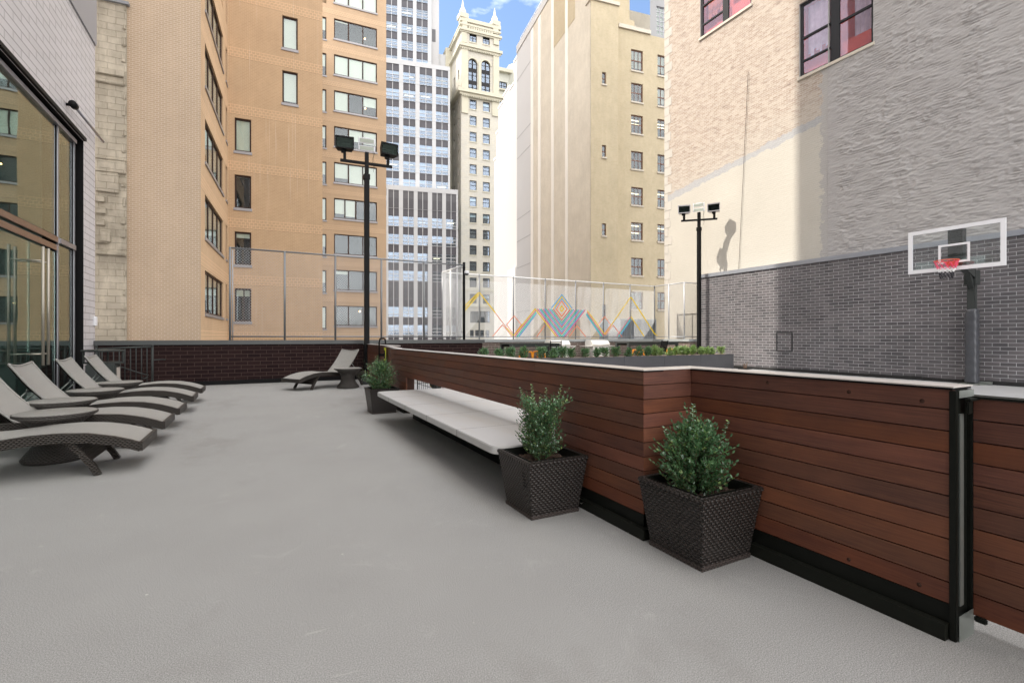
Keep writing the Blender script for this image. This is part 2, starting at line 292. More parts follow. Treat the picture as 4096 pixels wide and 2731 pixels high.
M['bronze'] = plain('bronze_transom', (.30, .20, .15), .25, .7, .15, 3)
def glass(name, tint, refl=.35, rough=.015, gcol=(.95, .97, 1, 1)):
    m, nt, N, L, b = new_mat(name); N.remove(b)
    tr = N.new('ShaderNodeBsdfTransparent'); tr.inputs['Color'].default_value = tint
    gl = N.new('ShaderNodeBsdfGlossy'); gl.inputs['Roughness'].default_value = rough; gl.inputs['Color'].default_value = gcol
    ge = N.new('ShaderNodeNewGeometry'); dt = N.new('ShaderNodeVectorMath'); dt.operation = 'DOT_PRODUCT'; L.new(ge.outputs['Incoming'], dt.inputs[0]); L.new(ge.outputs['True Normal'], dt.inputs[1])
    fs = math_(nt, 'MULTIPLY_ADD', math_(nt, 'POWER', math_(nt, 'SUBTRACT', 1., math_(nt, 'ABSOLUTE', dt.outputs['Value'])), 5.), .96, .04)
    f = math_(nt, 'MULTIPLY_ADD', fs, 1. - refl, refl, clamp=True)
    bp = N.new('ShaderNodeBump'); bp.inputs['Strength'].default_value = .05; bp.inputs['Distance'].default_value = .02
    L.new(noise_n(nt, objc(nt), .9, 2), bp.inputs['Height']); L.new(bp.outputs[0], gl.inputs['Normal'])
    ms = N.new('ShaderNodeMixShader'); L.new(f, ms.inputs[0]); L.new(tr.outputs[0], ms.inputs[1]); L.new(gl.outputs[0], ms.inputs[2])
    L.new(ms.outputs[0], N['Material Output'].inputs['Surface']); return m
M['glass'] = glass('window_glass', (.93, .95, .935, 1), .03, .015, (.80, .84, .88, 1))
M_side = None
M['glass_sky'] = glass('office_glass', (.80, .86, .91, 1), .15, .03, (.60, .68, .80, 1))
M['glass_front'] = glass('curtain_glass', (.74, .88, .85, 1), .22, .004, (.86, .95, .92, 1))
M['glass_side'] = glass('side_window_glass', (.94, .94, .95, 1), .06, .02, (.50, .46, .56, 1))
M['glass_clear'] = glass('backboard_glass', (.97, .99, .985, 1), .01)
M['glass_lamp'] = glass('lamp_glass', (.35, .42, .38, 1), .0, .1, (.25, .32, .28, 1))
M['panel_white'] = plain('white_panel', (.46, .47, .485), .5, 0, .05, .3)
M['spandrel'] = plain('spandrel_panel', (.060, .058, .070), .45, 0, .12, .5)
M['louvre'] = plain('louvre_panel', (.09, .09, .10), .5, 0, .25, .5)
M['white'] = plain('white_paint', (.78, .78, .80), .45, 0, .04, 6)
M['padding'] = plain('grey_vinyl_pad', (.060, .063, .072), .3, 0, .25, 7, .6)
M['darkmetal'] = plain('dark_grey_metal', (.055, .06, .058), .4, .2, .15, 6)
M['planter_m'] = plain('grey_planter_metal', (.085, .085, .092), .45, .2, .1, 4)
M['orange'] = plain('orange_plastic', (.80, .30, .02), .4, 0, .05, 5)
M['rim'] = plain('orange_rim', (.65, .09, .03), .45)
M['net_pink'] = plain('pink_net', (.75, .07, .16), .7); M['net_white'] = plain('white_net', (.8, .8, .8), .7); M['net_black'] = plain('black_net', (.03, .03, .035), .7)
M['steel'] = plain('stainless_steel', (.86, .84, .80), .35, .25, .05, 3)
M['yellowsign'] = plain('yellow_sign', (.72, .74, .02), .5, 0, .03, 3); M['ink'] = plain('black_ink', (.02, .02, .02), .6)
for k, c in dict(t_yellow=(.80, .56, .0), t_blue=(.10, .36, .66), t_green=(.03, .50, .32), t_pink=(.65, .13, .26), t_orange=(.80, .24, .12)).items(): M[k] = plain('tape_' + k[2:], c, .6, 0, .05, 30)
M['ballpink'] = plain('pink_ball', (.65, .28, .30), .5); M['balldark'] = plain('dark_ball', (.05, .05, .045), .5)
M['lampglow'] = None
m, nt, NN, LL, b = new_mat('warm_bulb'); b.inputs['Emission Color'].default_value = (1, .62, .22, 1); b.inputs['Emission Strength'].default_value = 5; M['bulb'] = m
m, nt, NN, LL, b = new_mat('ceiling_tube'); b.inputs['Emission Color'].default_value = (1, .86, .5, 1); b.inputs['Emission Strength'].default_value = 1.2; M['tube'] = m

# ------------------------------------------------------------------ mesh builder
class MB:
    def __init__(s): s.v = []; s.f = []; s.m = []; s.sm = []
    def add(s, vs, fs, mi=0, smooth=False):
        k = len(s.v); s.v += [tuple(p) for p in vs]; s.f += [tuple(i + k for i in f) for f in fs]; s.m += [mi] * len(fs); s.sm += [smooth] * len(fs); return s
    def quad(s, a, b, c, d, mi=0): return s.add([a, b, c, d], [(0, 1, 2, 3)], mi)
    def box(s, x0, x1, y0, y1, z0, z1, mi=0):
        return s.add([(x, y, z) for z in (z0, z1) for y in (y0, y1) for x in (x0, x1)],
                     [(0, 2, 3, 1), (4, 5, 7, 6), (0, 1, 5, 4), (2, 6, 7, 3), (0, 4, 6, 2), (1, 3, 7, 5)], mi)
    def fbox(s, F_, s0, s1, z0, z1, o0, o1, mi=0):
        """box on a facade: from offset o0 to o1 along its normal"""
        P = F_.P; vs = [P(a, z, o) for z in (z0, z1) for o in (o0, o1) for a in (s0, s1)]
        return s.add(vs, [(0, 2, 3, 1), (4, 5, 7, 6), (0, 1, 5, 4), (2, 6, 7, 3), (0, 4, 6, 2), (1, 3, 7, 5)], mi)
    def tube(s, pts, r, n=6, mi=0, caps=True, smooth=True):
        pts = [Vector(p) for p in pts]; rr = r if isinstance(r, (list, tuple)) else [r] * len(pts); vs = []; fs = []
        for i, p in enumerate(pts):
            t = (pts[min(i + 1, len(pts) - 1)] - pts[max(i - 1, 0)])
            t = t.normalized() if t.length > 1e-9 else Vector((0, 0, 1))
            a = t.cross(Vector((0, 0, 1)) if abs(t.z) < .95 else Vector((1, 0, 0))).normalized(); b = t.cross(a)
            for k in range(n):
                q = 2 * math.pi * (k + .5) / n; vs.append(p + (a * math.cos(q) + b * math.sin(q)) * rr[i])
        for i in range(len(pts) - 1):
            for k in range(n):
                fs.append((i * n + k, i * n + (k + 1) % n, (i + 1) * n + (k + 1) % n, (i + 1) * n + k))
        if caps: fs += [tuple(range(n))[::-1], tuple((len(pts) - 1) * n + k for k in range(n))]
        return s.add(vs, fs, mi, smooth and n > 4)
    def bar(s, a, b, w, h, mi=0, up=(0, 0, 1)):
        a = Vector(a); b = Vector(b); t = (b - a).normalized(); u = Vector(up)
        if abs(t.dot(u)) > .95: u = Vector((0, 1, 0))
        x = t.cross(u).normalized(); y = x.cross(t)
        vs = [p + x * sx * w / 2 + y * sy * h / 2 for p in (a, b) for sx, sy in ((-1, -1), (1, -1), (1, 1), (-1, 1))]
        return s.add(vs, [(3, 2, 1, 0), (4, 5, 6, 7), (0, 1, 5, 4), (1, 2, 6, 5), (2, 3, 7, 6), (3, 0, 4, 7)], mi)
    def lathe(s, prof, n=32, c=(0, 0, 0), mi=0, smooth=True):
        vs = []; fs = []
        for r, z in prof:
            for k in range(n): q = 2 * math.pi * k / n; vs.append((c[0] + r * math.cos(q), c[1] + r * math.sin(q), c[2] + z))
        for i in range(len(prof) - 1):
            for k in range(n): fs.append((i * n + k, i * n + (k + 1) % n, (i + 1) * n + (k + 1) % n, (i + 1) * n + k))
        fs.append(tuple(range(n))[::-1]); fs.append(tuple((len(prof) - 1) * n + k for k in range(n)))
        return s.add(vs, fs, mi, smooth)
    def wall(s, F_, s0, s1, z0, z1, holes=(), rev=.15, mi=0, rmi=None):
        ss = sorted({s0, s1} | {x for h in holes for x in h[:2] if s0 < x < s1}); zs = sorted({z0, z1} | {x for h in holes for x in h[2:4] if z0 < x < z1})
        for i in range(len(ss) - 1):
            for j in range(len(zs) - 1):
                cs, cz = (ss[i] + ss[i + 1]) / 2, (zs[j] + zs[j + 1]) / 2
                if any(h[0] < cs < h[1] and h[2] < cz < h[3] for h in holes): continue
                s.quad(F_.P(ss[i], zs[j]), F_.P(ss[i + 1], zs[j]), F_.P(ss[i + 1], zs[j + 1]), F_.P(ss[i], zs[j + 1]), mi)
        for a, b, c, d in [h[:4] for h in holes]:
            r = mi if rmi is None else rmi; P = F_.P
            s.quad(P(a, c), P(a, d), P(a, d, -rev), P(a, c, -rev), r); s.quad(P(b, c), P(b, d), P(b, d, -rev), P(b, c, -rev), r)
            s.quad(P(a, c), P(b, c), P(b, c, -rev), P(a, c, -rev), r); s.quad(P(a, d), P(b, d), P(b, d, -rev), P(a, d, -rev), r)
        return s
    def build(s, name, mats, parent=None, bevel=0., uvrot=False, loc=None, recalc=False):
        me = bpy.data.meshes.new(name); me.from_pydata(s.v, [], s.f)
        mats = mats if isinstance(mats, (list, tuple)) else [mats]
        for mm in mats: me.materials.append(M[mm] if isinstance(mm, str) else mm)
        me.polygons.foreach_set('material_index', s.m); me.polygons.foreach_set('use_smooth', s.sm)
        uv = me.uv_layers.new(name='UVMap'); vs = s.v; data = []
        for p in me.polygons:
            n = p.normal
            if abs(n.z) > .75:
                for vi in p.vertices: q = vs[vi]; data += ((q[1], q[0]) if uvrot else (q[0], q[1]))
            else:
                l = math.hypot(n.x, n.y) or 1; tx, ty = -n.y / l, n.x / l
                if s.sm[p.index]: tx, ty = -n.y / l, n.x / l
                if abs(tx) > abs(ty):
                    if tx < 0: tx, ty = -tx, -ty
                elif ty > 0: tx, ty = -tx, -ty
                for vi in p.vertices: q = vs[vi]; data += (q[0] * tx + q[1] * ty, q[2])
        uv.data.foreach_set('uv', data); me.update()
        o = bpy.data.objects.new(name, me); COL.objects.link(o)
        if parent: o.parent = parent
        if loc: o.location = loc
        if bevel:
            bm = bmesh.new(); bm.from_mesh(me); bmesh.ops.remove_doubles(bm, verts=bm.verts, dist=1e-5)
            es = [e for e in bm.edges if len(e.link_faces) == 2 and e.calc_face_angle(0) > .6]
            bmesh.ops.bevel(bm, geom=es, offset=bevel, segments=2, affect='EDGES', clamp_overlap=True); bm.to_mesh(me); bm.free()
        return o
def thing(name, label, cat, loc=(0, 0, 0), rz=0., group=None):
    o = bpy.data.objects.new(name, None); COL.objects.link(o); o.location = loc; o.rotation_euler = (0, 0, rz)
    o['label'] = label; o['category'] = cat
    if group: o['group'] = group
    o.empty_display_size = .2; return o
def tag(o, label, cat, group=None):
    o['label'] = label; o['category'] = cat
    if group: o['group'] = group
    return o
def struct(o): o['kind'] = 'structure'; return o
def dup(root, loc, rz, label, group=None):
    r = root.copy(); COL.objects.link(r); r.location = loc; r.rotation_euler = (0, 0, rz); r['label'] = label
    if group: r['group'] = group
    for ch in list(root.children):
        c = ch.copy(); COL.objects.link(c); c.parent = r
        for g in list(ch.children): d = g.copy(); COL.objects.link(d); d.parent = c
    return r
rng = random.Random(7)

# ================================================================== SETTING
struct(MB().add([(-600, -600, -26), (600, -600, -26), (600, 600, -26), (-600, 600, -26)], [(0, 1, 2, 3)]).build('ground', 'city_ground'))
struct(MB().box(-3.5, 17.3, -9, 15.1, -.6, 0).build('deck_floor', 'deck'))
struct(MB().box(3.1, 16.9, -9, 12.5, .004, .008).build('court_floor', 'court'))
# the storey the terrace stands on
tb = MB().box(-14, 17.6, -12, 17.4, -26, -.62).build('podium_building', 'parbrick'); tag(tb, 'dark brick podium that carries the whole roof terrace', 'building')

# ================================================================== WINDOWS
def window(parent, F_, s0, s1, z0, z1, frame='frame_brown', cols=(), rows=(), fw=.085, dep=.10, blinds=None, sill=None, pane='glass', room='room', rdep=.5, bulb=None, tube=None, bmat='blind', label=None):
    b = MB(); d0, d1 = -dep - .04, -dep + .03
    b.fbox(F_, s0, s0 + fw, z0, z1, d0, d1); b.fbox(F_, s1 - fw, s1, z0, z1, d0, d1)
    b.fbox(F_, s0 + fw, s1 - fw, z0, z0 + fw, d0, d1); b.fbox(F_, s0 + fw, s1 - fw, z1 - fw, z1, d0, d1)
    a0, a1, c0, c1 = s0 + fw, s1 - fw, z0 + fw, z1 - fw
    for k, wd in cols: x = s0 + (s1 - s0) * k; b.fbox(F_, x - wd / 2, x + wd / 2, c0, c1, d0 + .004, d1 - .004)
    for k, wd in rows: z = z0 + (z1 - z0) * k; b.fbox(F_, a0, a1, z - wd / 2, z + wd / 2, d0 + .008, d1 - .012)
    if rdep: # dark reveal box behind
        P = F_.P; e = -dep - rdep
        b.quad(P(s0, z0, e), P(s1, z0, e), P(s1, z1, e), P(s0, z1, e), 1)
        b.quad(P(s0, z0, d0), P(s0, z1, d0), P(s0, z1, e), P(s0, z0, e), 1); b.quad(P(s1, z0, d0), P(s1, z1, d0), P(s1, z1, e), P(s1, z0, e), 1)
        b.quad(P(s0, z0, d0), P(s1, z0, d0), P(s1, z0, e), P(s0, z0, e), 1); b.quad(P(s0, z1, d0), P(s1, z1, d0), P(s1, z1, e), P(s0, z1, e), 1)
    if bulb: x, z = s0 + (s1 - s0) * bulb[0], z0 + (z1 - z0) * bulb[1]; b.fbox(F_, x - .05, x + .05, z - .05, z + .05, -dep - .3, -dep - .22, 2)
    if tube:
        for q in tube: z = z0 + (z1 - z0) * q; b.fbox(F_, s0 + (s1 - s0) * .15, s0 + (s1 - s0) * .85, z - .035, z + .035, -dep - .32, -dep - .26, 3)
    o = b.build('window', [frame, room, 'bulb', 'tube'], parent)
    if label: o['label'] = label
    g = MB(); g.fbox(F_, a0, a1, c0, c1, -dep - .012, -dep - .004); g.build('pane', pane, o)
    if blinds:
        bb = MB()
        for x0, x1, lo in blinds:
            bb.fbox(F_, s0 + (s1 - s0) * x0 + fw * .6, s0 + (s1 - s0) * x1 - fw * .6, z0 + (z1 - z0) * lo + fw, z1 - fw, -dep - .07, -dep - .06)
        bb.build('blind', bmat, o)
    if sill:
        mt, h, pr = sill; MB().fbox(F_, s0 - .05, s1 + .05, z0 - h, z0 - .002, -dep, pr).build('sill', mt, o)
    return o

# ================================================================== TAN BRICK BUILDING
tan = thing('tan_brick_building', 'tall tan brick apartment block behind the left parapet, tan windows with dark frames and sills', 'building', (0, 0, 0))
F1 = Face(803, 20.8, 6420)          # front, runs right; s<0 is to the left
F2 = Face(803, 20.8, 1205)
F3 = Face(912, 28.54, 6420)
s1290 = F3.s_at(1290)
F4 = Face(1338, 44.4, 6420)
T1 = 24
MB().wall(F1, F1.s_at(330) - 8, 0, -26, T1).build('front_wall', 'tan2', tan)
# angled side face
e2 = F2.s_at(912); holes = []; wins = []
a0, a1 = F2.s_at(820), F2.s_at(892.5)
for k in range(-2, 6):
    z = 2.33 + 3.43 * k; holes.append((a0, a1, z, z + 1.95)); wins.append((a0, a1, z, z + 1.95, k))
n0, n1 = F2.s_at(903), F2.s_at(909)
for k in range(-2, 6): z = 2.33 + 3.43 * k; holes.append((n0, n1, z, z + 2.0))
MB().wall(F2, 0, e2, -26, T1, holes, .16).build('side_wall', 'tan', tan)
for a, b_, c_, d_, k in wins:
    if 0 <= k < 5: window(tan, F2, a, b_, c_, d_, cols=((.25, .07), (.5, .09), (.75, .07)), blinds=[(0, .25, .0 if k % 2 else .3), (.25, .5, .1), (.5, .75, 0), (.75, 1, .05)], sill=('sill_grey', .14, .06))
for k in range(5):
    z = 2.33 + 3.43 * k; window(tan, F2, n0, n1, z, z + 2.0, blinds=[(0, 1, .1)], sill=('sill_grey', .12, .05))
# middle face
H3 = 27; holes = []; wl0, wl1 = F3.s_at(938), F3.s_at(1005); wr0, wr1 = F3.s_at(1129), F3.s_at(1191)
L3 = []
for k in range(-2, 7):
    zt = 4.17 + 3.4 * k
    if k < 4: holes.append((wl0, wl1, zt - 1.98, zt)); L3.append((wl0, wl1, zt - 1.98, zt, k))
    if k >= 4: holes.append((wr0, wr1, zt - 2.0, zt)); L3.append((wr0, wr1, zt - 2.0, zt, k))
MB().wall(F3, 0, s1290, -26, H3, holes, .16).build('recessed_wall', 'tan', tan)
for a, b_, c_, d_, k in L3:
    if k < 0 or k > 6: continue
    bl = {0: .72, 1: .78, 2: .9, 3: 0, 4: 0.05, 5: 0}.get(k, 0)
    window(tan, F3, a, b_, c_, d_, fw=.09, dep=.12, cols=((.55, .06),) if k in (0,) else (), blinds=[(0, 1, bl)], sill=('sill_grey', .16, .05))
# wing
H4 = 37; w0, w1 = F4.s_at(1336), F4.s_at(1508); q0, q1 = F4.s_at(1284), F4.s_at(1305.5); e4 = F4.s_at(1545); holes = []
for k in range(-2, 10):
    zt = 4.16 + 3.32 * k; holes += [(w0, w1, zt - 1.86, zt), (q0, q1, zt - 2.15, zt - .1)]
MB().wall(F4, F4.s_at(1240), e4, -26, H4, holes, .16).build('wing_wall', 'tan3', tan)
bl4 = {0: [(0, .33, .93), (.33, .66, .93)], 1: [(0, .33, .75), (.33, .66, .9)], 2: [(0, .33, .93), (.33, .66, .93)], 3: [(0, .25, .2), (.25, .5, .1)], 4: [(0, .33, .2), (.33, .66, 0), (.66, 1, 0)],
       5: [(.33, .66, .35), (.66, 1, .3)], 6: [(0, .33, 0), (.66, 1, .45)], 7: [(0, .33, .05), (.33, .66, 0), (.66, 1, 0)], 8: [(0, .33, .85)], 9: [(0, .33, 0), (.33, .66, 0), (.66, 1, 0)]}
for k in range(10):
    zt = 4.16 + 3.32 * k
    window(tan, F4, w0, w1, zt - 1.86, zt, cols=((.33, .12), (.665, .09)) if k != 3 else ((.25, .1), (.5, .12)), blinds=bl4[k], sill=('sill_grey', .16, .08), bulb={0: (.6, .75), 3: (.8, .7), 6: (.73, .45), 8: (.72, .45)}.get(k), room='room' if k != 3 else 'room')
    if k < 9: window(tan, F4, q0, q1, zt - 2.15, zt - .1, blinds=[(0, 1, .4 if k % 3 else 0.)], sill=('sill_grey', .14, .06))
# returns, roofs and backs so that the masses are closed
c1 = F1.P(F1.s_at(330) - 8, 0); c2 = F1.P(0, 0); c3 = F2.P(e2, 0); c4 = F3.P(s1290, 0); bdir = F2.d
def prism(pts, z0, z1):
    n = len(pts); vs = [(p[0], p[1], z0) for p in pts] + [(p[0], p[1], z1) for p in pts]
    return vs, [tuple(range(n))[::-1], tuple(range(n, 2 * n))] + [(i, (i + 1) % n, n + (i + 1) % n, n + i) for i in range(n)]
inn = .7
p = [c2 - F1.d * inn - F1.n * inn, c1 - F1.n * inn, c1 - F1.n * 25, c2 - F1.n * 25 - F1.d * inn]
MB().add(*prism(p, -26, T1 - .01)).build('tower_core', 'tan2', tan)
p = [c3 - F3.n * inn - F3.d * 2, c4 - F3.n * inn - F3.d * .02, c4 - F3.n * 20 - F3.d * .02, c3 - F3.n * 20 - F3.d * 2]
MB().add(*prism(p, -26, H3 - .01)).build('middle_core', 'tan2', tan)
g0, g1 = F4.P(F4.s_at(1100), 0), F4.P(e4, 0)
p = [g0 - F4.n * inn, g1 - F4.n * inn - F4.d * .02, g1 - F4.n * 18 - F4.d * .02, g0 - F4.n * 18]
MB().add(*prism(p, -26, H4 - .01)).build('wing_core', 'tan3', tan)
MB().quad(F4.P(e4, -26), F4.P(e4, H4), F4.P(e4, H4, -.72), F4.P(e4, -26, -.72)).build('wing_return', 'tan3', tan)
# unseen tall block added behind the wing to shade the beige wall
rb = MB().add(*prism([(11, 52), (15.3, 67.9), (-15, 67.9), (-15, 52)], -26, 88)).build('added_shade_block', 'tan3'); tag(rb, 'unseen tall block added behind the brick wing to shade the beige wall', 'building')

# cream stone pier left of it
pier = thing('stone_pier', 'weathered cream stone block pier with stepped toothing between grey wall and tan brick', 'wall')
FP = Face(508, F1.P(F1.s_at(508), 0).dot(Vector((SI, CO, 0))), 6420, back=-.06)
pl, pr_ = FP.s_at(350), 0.
bP = MB(); bP.fbox(FP, pl - 2, pr_, -26, FP.z_at(445, 10), -.3, 0); bP.build('pier_wall', 'stone', pier)
bP = MB()
for vt, vb, ul, ur in ((640, 690, 380, 506), (690, 770, 384, 478), (787, 812, 384, 422), (830, 858, 384, 428), (880, 905, 384, 424), (925, 968, 402, 446), (968, 975, 384, 436), (1005, 1020, 384, 505), (275, 300, 380, 502), (318, 335, 380, 500), (630, 640, 380, 506)):
    MB().fbox(FP, FP.s_at(ul), FP.s_at(ur), FP.z_at(420, vb), FP.z_at(420, vt), -.1, .10).build('stone_block', 'stone', pier, bevel=.03)
for k in range(26):
    z = 1.6 + k * .72 + rng.uniform(-.1, .1); MB().fbox(FP, FP.s_at(rng.uniform(482, 496)), -.01, z, z + rng.uniform(.2, .45), -.1, rng.uniform(.03, .08)).build('stone_block', 'stone', pier, bevel=.03)
MB().fbox(FP, pl - 2, pr_ + .1, FP.z_at(445, 10), FP.z_at(445, 10) + .12, -.4, .12).build('coping', 'coping_l', pier)

# ================================================================== GLASS BUILDING ON THE LEFT (face X=-3.5)
GX = -3.5; FG = axis_face((GX, 0, 0), (0, 1, 0), (1, 0, 0))
gb = thing('glass_fronted_building', 'grey long brick building on the left with tall glass front and double door', 'building')
MB().wall(FG, -10, 14.8, 0, 40, [(2.2, 13.95, .0, 5.62)], .25, rmi=1).build('brick_wall', ['greybrick', 'blackpaint'], gb)
MB().add(*prism([(-5.3, 14.9), (-5.3, 21.0), (-16, 21.0), (-16, 14.9)], -26, 62)).build('unseen_shade_block', 'greybrick', gb)  # unseen block added and placed to cast the shadow edge on the right walls
MB().quad((GX, 14.8, -.6), (GX - .02, 14.8, 40), (GX - 9, 14.8, 40), (GX - 9, 14.8, -.6)).build('end_wall', 'greybrick', gb)
MB().fbox(FG, -10, 14.78, 8.2, 14, .0, .035).build('panel_band', plain('smooth_grey_panel', (.30, .30, .32), .4, 0, .08, 1), gb)
MB().fbox(FG, 2.0, 13.98, 5.63, 5.70, -.2, .05).build('head_flashing', 'blackpaint', gb)
fr = MB(); dG = -.12
for y in (2.3, 5.0, 7.55, 10.2, 12.77, 13.72): fr.fbox(FG, y - .03, y + .03, .02, 5.6, dG - .03, dG + .03)
fr.fbox(FG, 2.3, 13.75, 5.48, 5.56, dG - .07, dG + .06); fr.fbox(FG, 12.8, 13.7, 3.14, 3.24, dG - .07, dG + .06); fr.fbox(FG, 2.3, 13.75, .02, .10, dG - .07, dG + .06)
cf = fr.build('curtain_wall_frame', 'frame_grey', gb)
db = MB()
for y in (2.3, 5.0, 7.55, 10.2, 12.77, 13.72): db.fbox(FG, y - .06, y - .03, .02, 5.6, dG - .2, dG + .01)
db.build('dark_backing', 'blackpaint', cf)
br = MB(); br.fbox(FG, 7.6, 12.73, 3.14, 3.25, dG - .03, dG + .04); br.fbox(FG, 7.6, 12.73, 2.98, 3.09, dG - .03, dG + .02); br.build('transom', 'bronze', cf)
for a, b_ in ((2.34, 4.96), (5.04, 7.5), (7.6, 10.16), (10.24, 12.73), (12.81, 13.68)):
    MB().fbox(FG, a, b_, 3.28, 5.47, dG - .015, dG).build('upper_pane', 'glass_front', cf)
    if not (7.6 <= a < 12.7): MB().fbox(FG, a, b_, .1, 3.12, dG - .015, dG).build('lower_pane', 'glass_front', cf)
for a, b_, hy in ((7.62, 10.1, 9.9), (10.27, 11.47, 11.36), (11.50, 12.70, 11.60)):
    dr = MB().fbox(FG, a, b_, .06, 2.94, dG - .012, dG).build('glass_door', 'glass_front', gb)
    if a > 10:
        hb = MB(); hb.tube([FG.P(hy, .75, .10), FG.P(hy, 2.85, .10)], .022, 10)
        for z in (.95, 2.6): hb.tube([FG.P(hy, z, .10), FG.P(hy, z, dG)], .012, 6)
        hb.build('pull_bar', 'steelbar', dr)
MB().box(GX - 12, GX - .03, -10, 14.76, 5.82, 39.9).box(GX - 12, GX - 6.02, -10, 14.76, -.5, 5.81).box(GX - 6.01, GX - .3, 14.02, 14.76, -.02, 5.81).box(GX - 6.01, GX - .3, -10, 1.98, -.02, 5.81).build('building_core', 'greybrick', gb)
lob = MB().box(GX - 6, GX - .3, 2, 13.95, -.02, 0.0, 0); lob.box(GX - 6, GX - 5.9, 2, 13.95, 0, 5.69, 1); lob.box(GX - 6, GX - .3, 2, 13.95, 5.7, 5.8, 1); lob.box(GX - 6, GX - .5, 13.96, 14.01, 0, 5.7, 1)
lob.build('lobby_interior', [plain('lobby_floor', (.12, .11, .10), .3), plain('lobby_wall', (.20, .22, .21), .7, 0, .3, .8)], gb)
wl = thing('wall_bar_light', 'slim round-ended bar lamp fixed high on the grey brick wall', 'lamp')
t_ = MB(); t_.tube([FG.P(12.9, 5.99, .12), FG.P(14.95, 5.99, .12)], .028, 10); t_.build('bar', 'frame_grey', wl)
t_ = MB(); t_.tube([FG.P(12.78, 5.99, .12), FG.P(12.93, 5.99, .12)], .07, 12); t_.tube([FG.P(12.88, 5.99, .0), FG.P(12.88, 5.99, .12)], .03, 8); t_.build('end_cap', 'blackpaint', wl)
ab = MB().fbox(FG, 14.66, 14.79, 1.52, 1.74, .0, .05).build('access_box', 'white', None, bevel=.008); tag(ab, 'small white box on the grey brick wall beside the bin', 'switch box')

# ================================================================== WHITE OFFICE TOWER
ot = thing('white_office_tower', 'white stepped office tower with dark spandrel panels and vertical piers', 'building')
def tier(z0d, uL, uR, vtopL, bays, pitch_px, win_h, span_h, nrow, name, zb=-26, off=0., louv=(), depth=9, start=None, seed=3):
    Ft = Face(uL, z0d, 9500); rr = random.Random(seed)
    sr = Ft.s_at(uR); ztop = Ft.z_at(uL, vtopL); holes = []; P = []
    zt = ztop - .9 if start is None else start
    for r_ in range(nrow):
        if zt - win_h - span_h < -3: break
        for (ul, ur) in bays: P.append((Ft.s_at(ul), Ft.s_at(ur), zt, r_))
        zt -= win_h + span_h
    body = MB(); body.wall(Ft, 0, sr, zb, ztop, [(a, b_, z - span_h - win_h, z) for a, b_, z, r_ in P], .3)
    body.quad(Ft.P(0, ztop), Ft.P(sr, ztop), Ft.P(sr, ztop, -depth), Ft.P(0, ztop, -depth)); body.quad(Ft.P(sr, zb), Ft.P(sr, ztop), Ft.P(sr, ztop, -depth), Ft.P(sr, zb, -depth))
    body.quad(Ft.P(0, zb), Ft.P(0, ztop), Ft.P(0, ztop, -depth), Ft.P(0, zb, -depth)); body.quad(Ft.P(0, zb, -depth), Ft.P(sr, zb, -depth), Ft.P(sr, ztop, -depth), Ft.P(0, ztop, -depth))
    for r_ in range(nrow): # panel joints
        z = ztop - r_ * (win_h + span_h) - .9; body.fbox(Ft, 0.01, sr - .01, z - .03, z + .02, -.02, .012, 1)
    body.build(name, ['panel_white', plain('panel_joint', (.35, .36, .38), .6)], ot)
    for a, b_, z, r_ in P:
        w_ = MB(); mid = (a + b_) / 2; zs = z - span_h; zw = zs - win_h
        for x0, x1 in ((a, mid - .06), (mid + .06, b_)): w_.fbox(Ft, x0, x1, zs if r_ not in louv else zw, z, -.25, -.12, 1)
        w_.fbox(Ft, mid - .06, mid + .06, zw, z, -.25, -.08, 0)
        if r_ in louv:
            for q in range(9): zz = zw + (q + .5) * (win_h / 9); w_.fbox(Ft, a, b_, zz - .05, zz + .03, -.12, -.09, 3)
            w_.build('louvre_bay', ['panel_white', 'louvre', 'room', 'spandrel'], ot); continue
        for q in (.0, .30, .64): w_.fbox(Ft, a, b_, zw + win_h * q, zw + win_h * q + .10, -.24, -.10, 0)
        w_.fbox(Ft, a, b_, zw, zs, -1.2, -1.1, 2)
        if rr.random() < .45: z2 = zw + win_h * rr.uniform(.3, .75); w_.fbox(Ft, a, b_ if rr.random() < .5 else mid, z2, zs, -.36, -.33, 5)
        if rr.random() < .22: z2 = zw + win_h * rr.uniform(.55, .8); w_.fbox(Ft, a + .3, b_ - .4, z2, z2 + .13, -.8, -.7, 4)
        wn = w_.build('window', ['panel_white', 'spandrel', 'room', 'louvre', 'tube', plain('office_blind', (.5, .54, .58), .8) if 'offb' not in M else M['offb']], ot)
        if 'offb' not in M: M['offb'] = wn.data.materials[5]
        MB().fbox(Ft, a, b_, zw, zs, -.20, -.17).build('pane', 'glass_sky', wn)
    return Ft
tier(92, 1546, 1832, 738, ((1553.5, 1595.5), (1612, 1655), (1670.5, 1711.5), (1728.5, 1768.8), (1784, 1825)), 71, 2.0, 1.5, 9, 'lower_tier_wall', louv=(0, 5), seed=4, start=None)
tier(100, 1540, 1800, 232, ((1544.6, 1596), (1613, 1661.6), (1678.6, 1728.6), (1744, 1792.4)), 69, 2.3, 1.45, 8, 'middle_tier_wall', seed=8, depth=12)
FU = tier(108, 1536, 1726, -200, ((1543, 1589), (1606, 1652), (1666, 1711)), 69, 2.2, 1.6, 8, 'upper_tier_wall', seed=12, start=Face(1536, 108, 9500).z_at(1536, -150), depth=10)
us = MB().fbox(FU, FU.s_at(1727), FU.s_at(1757), -26, FU.z_at(1727, -210), -9, -.5)
us.build('service_shaft', plain('grey_shaft', (.42, .42, .43), .6), ot)
MB().fbox(FU, FU.s_at(1729), FU.s_at(1743), FU.z_at(1735, 163), FU.z_at(1735, 113), -.5, -.45).build('louvre', 'louvre', ot)
MB().fbox(FU, FU.s_at(1727), FU.s_at(1788), -26, FU.z_at(1760, 208), -6, -.9).build('setback_block', 'panel_white', ot)

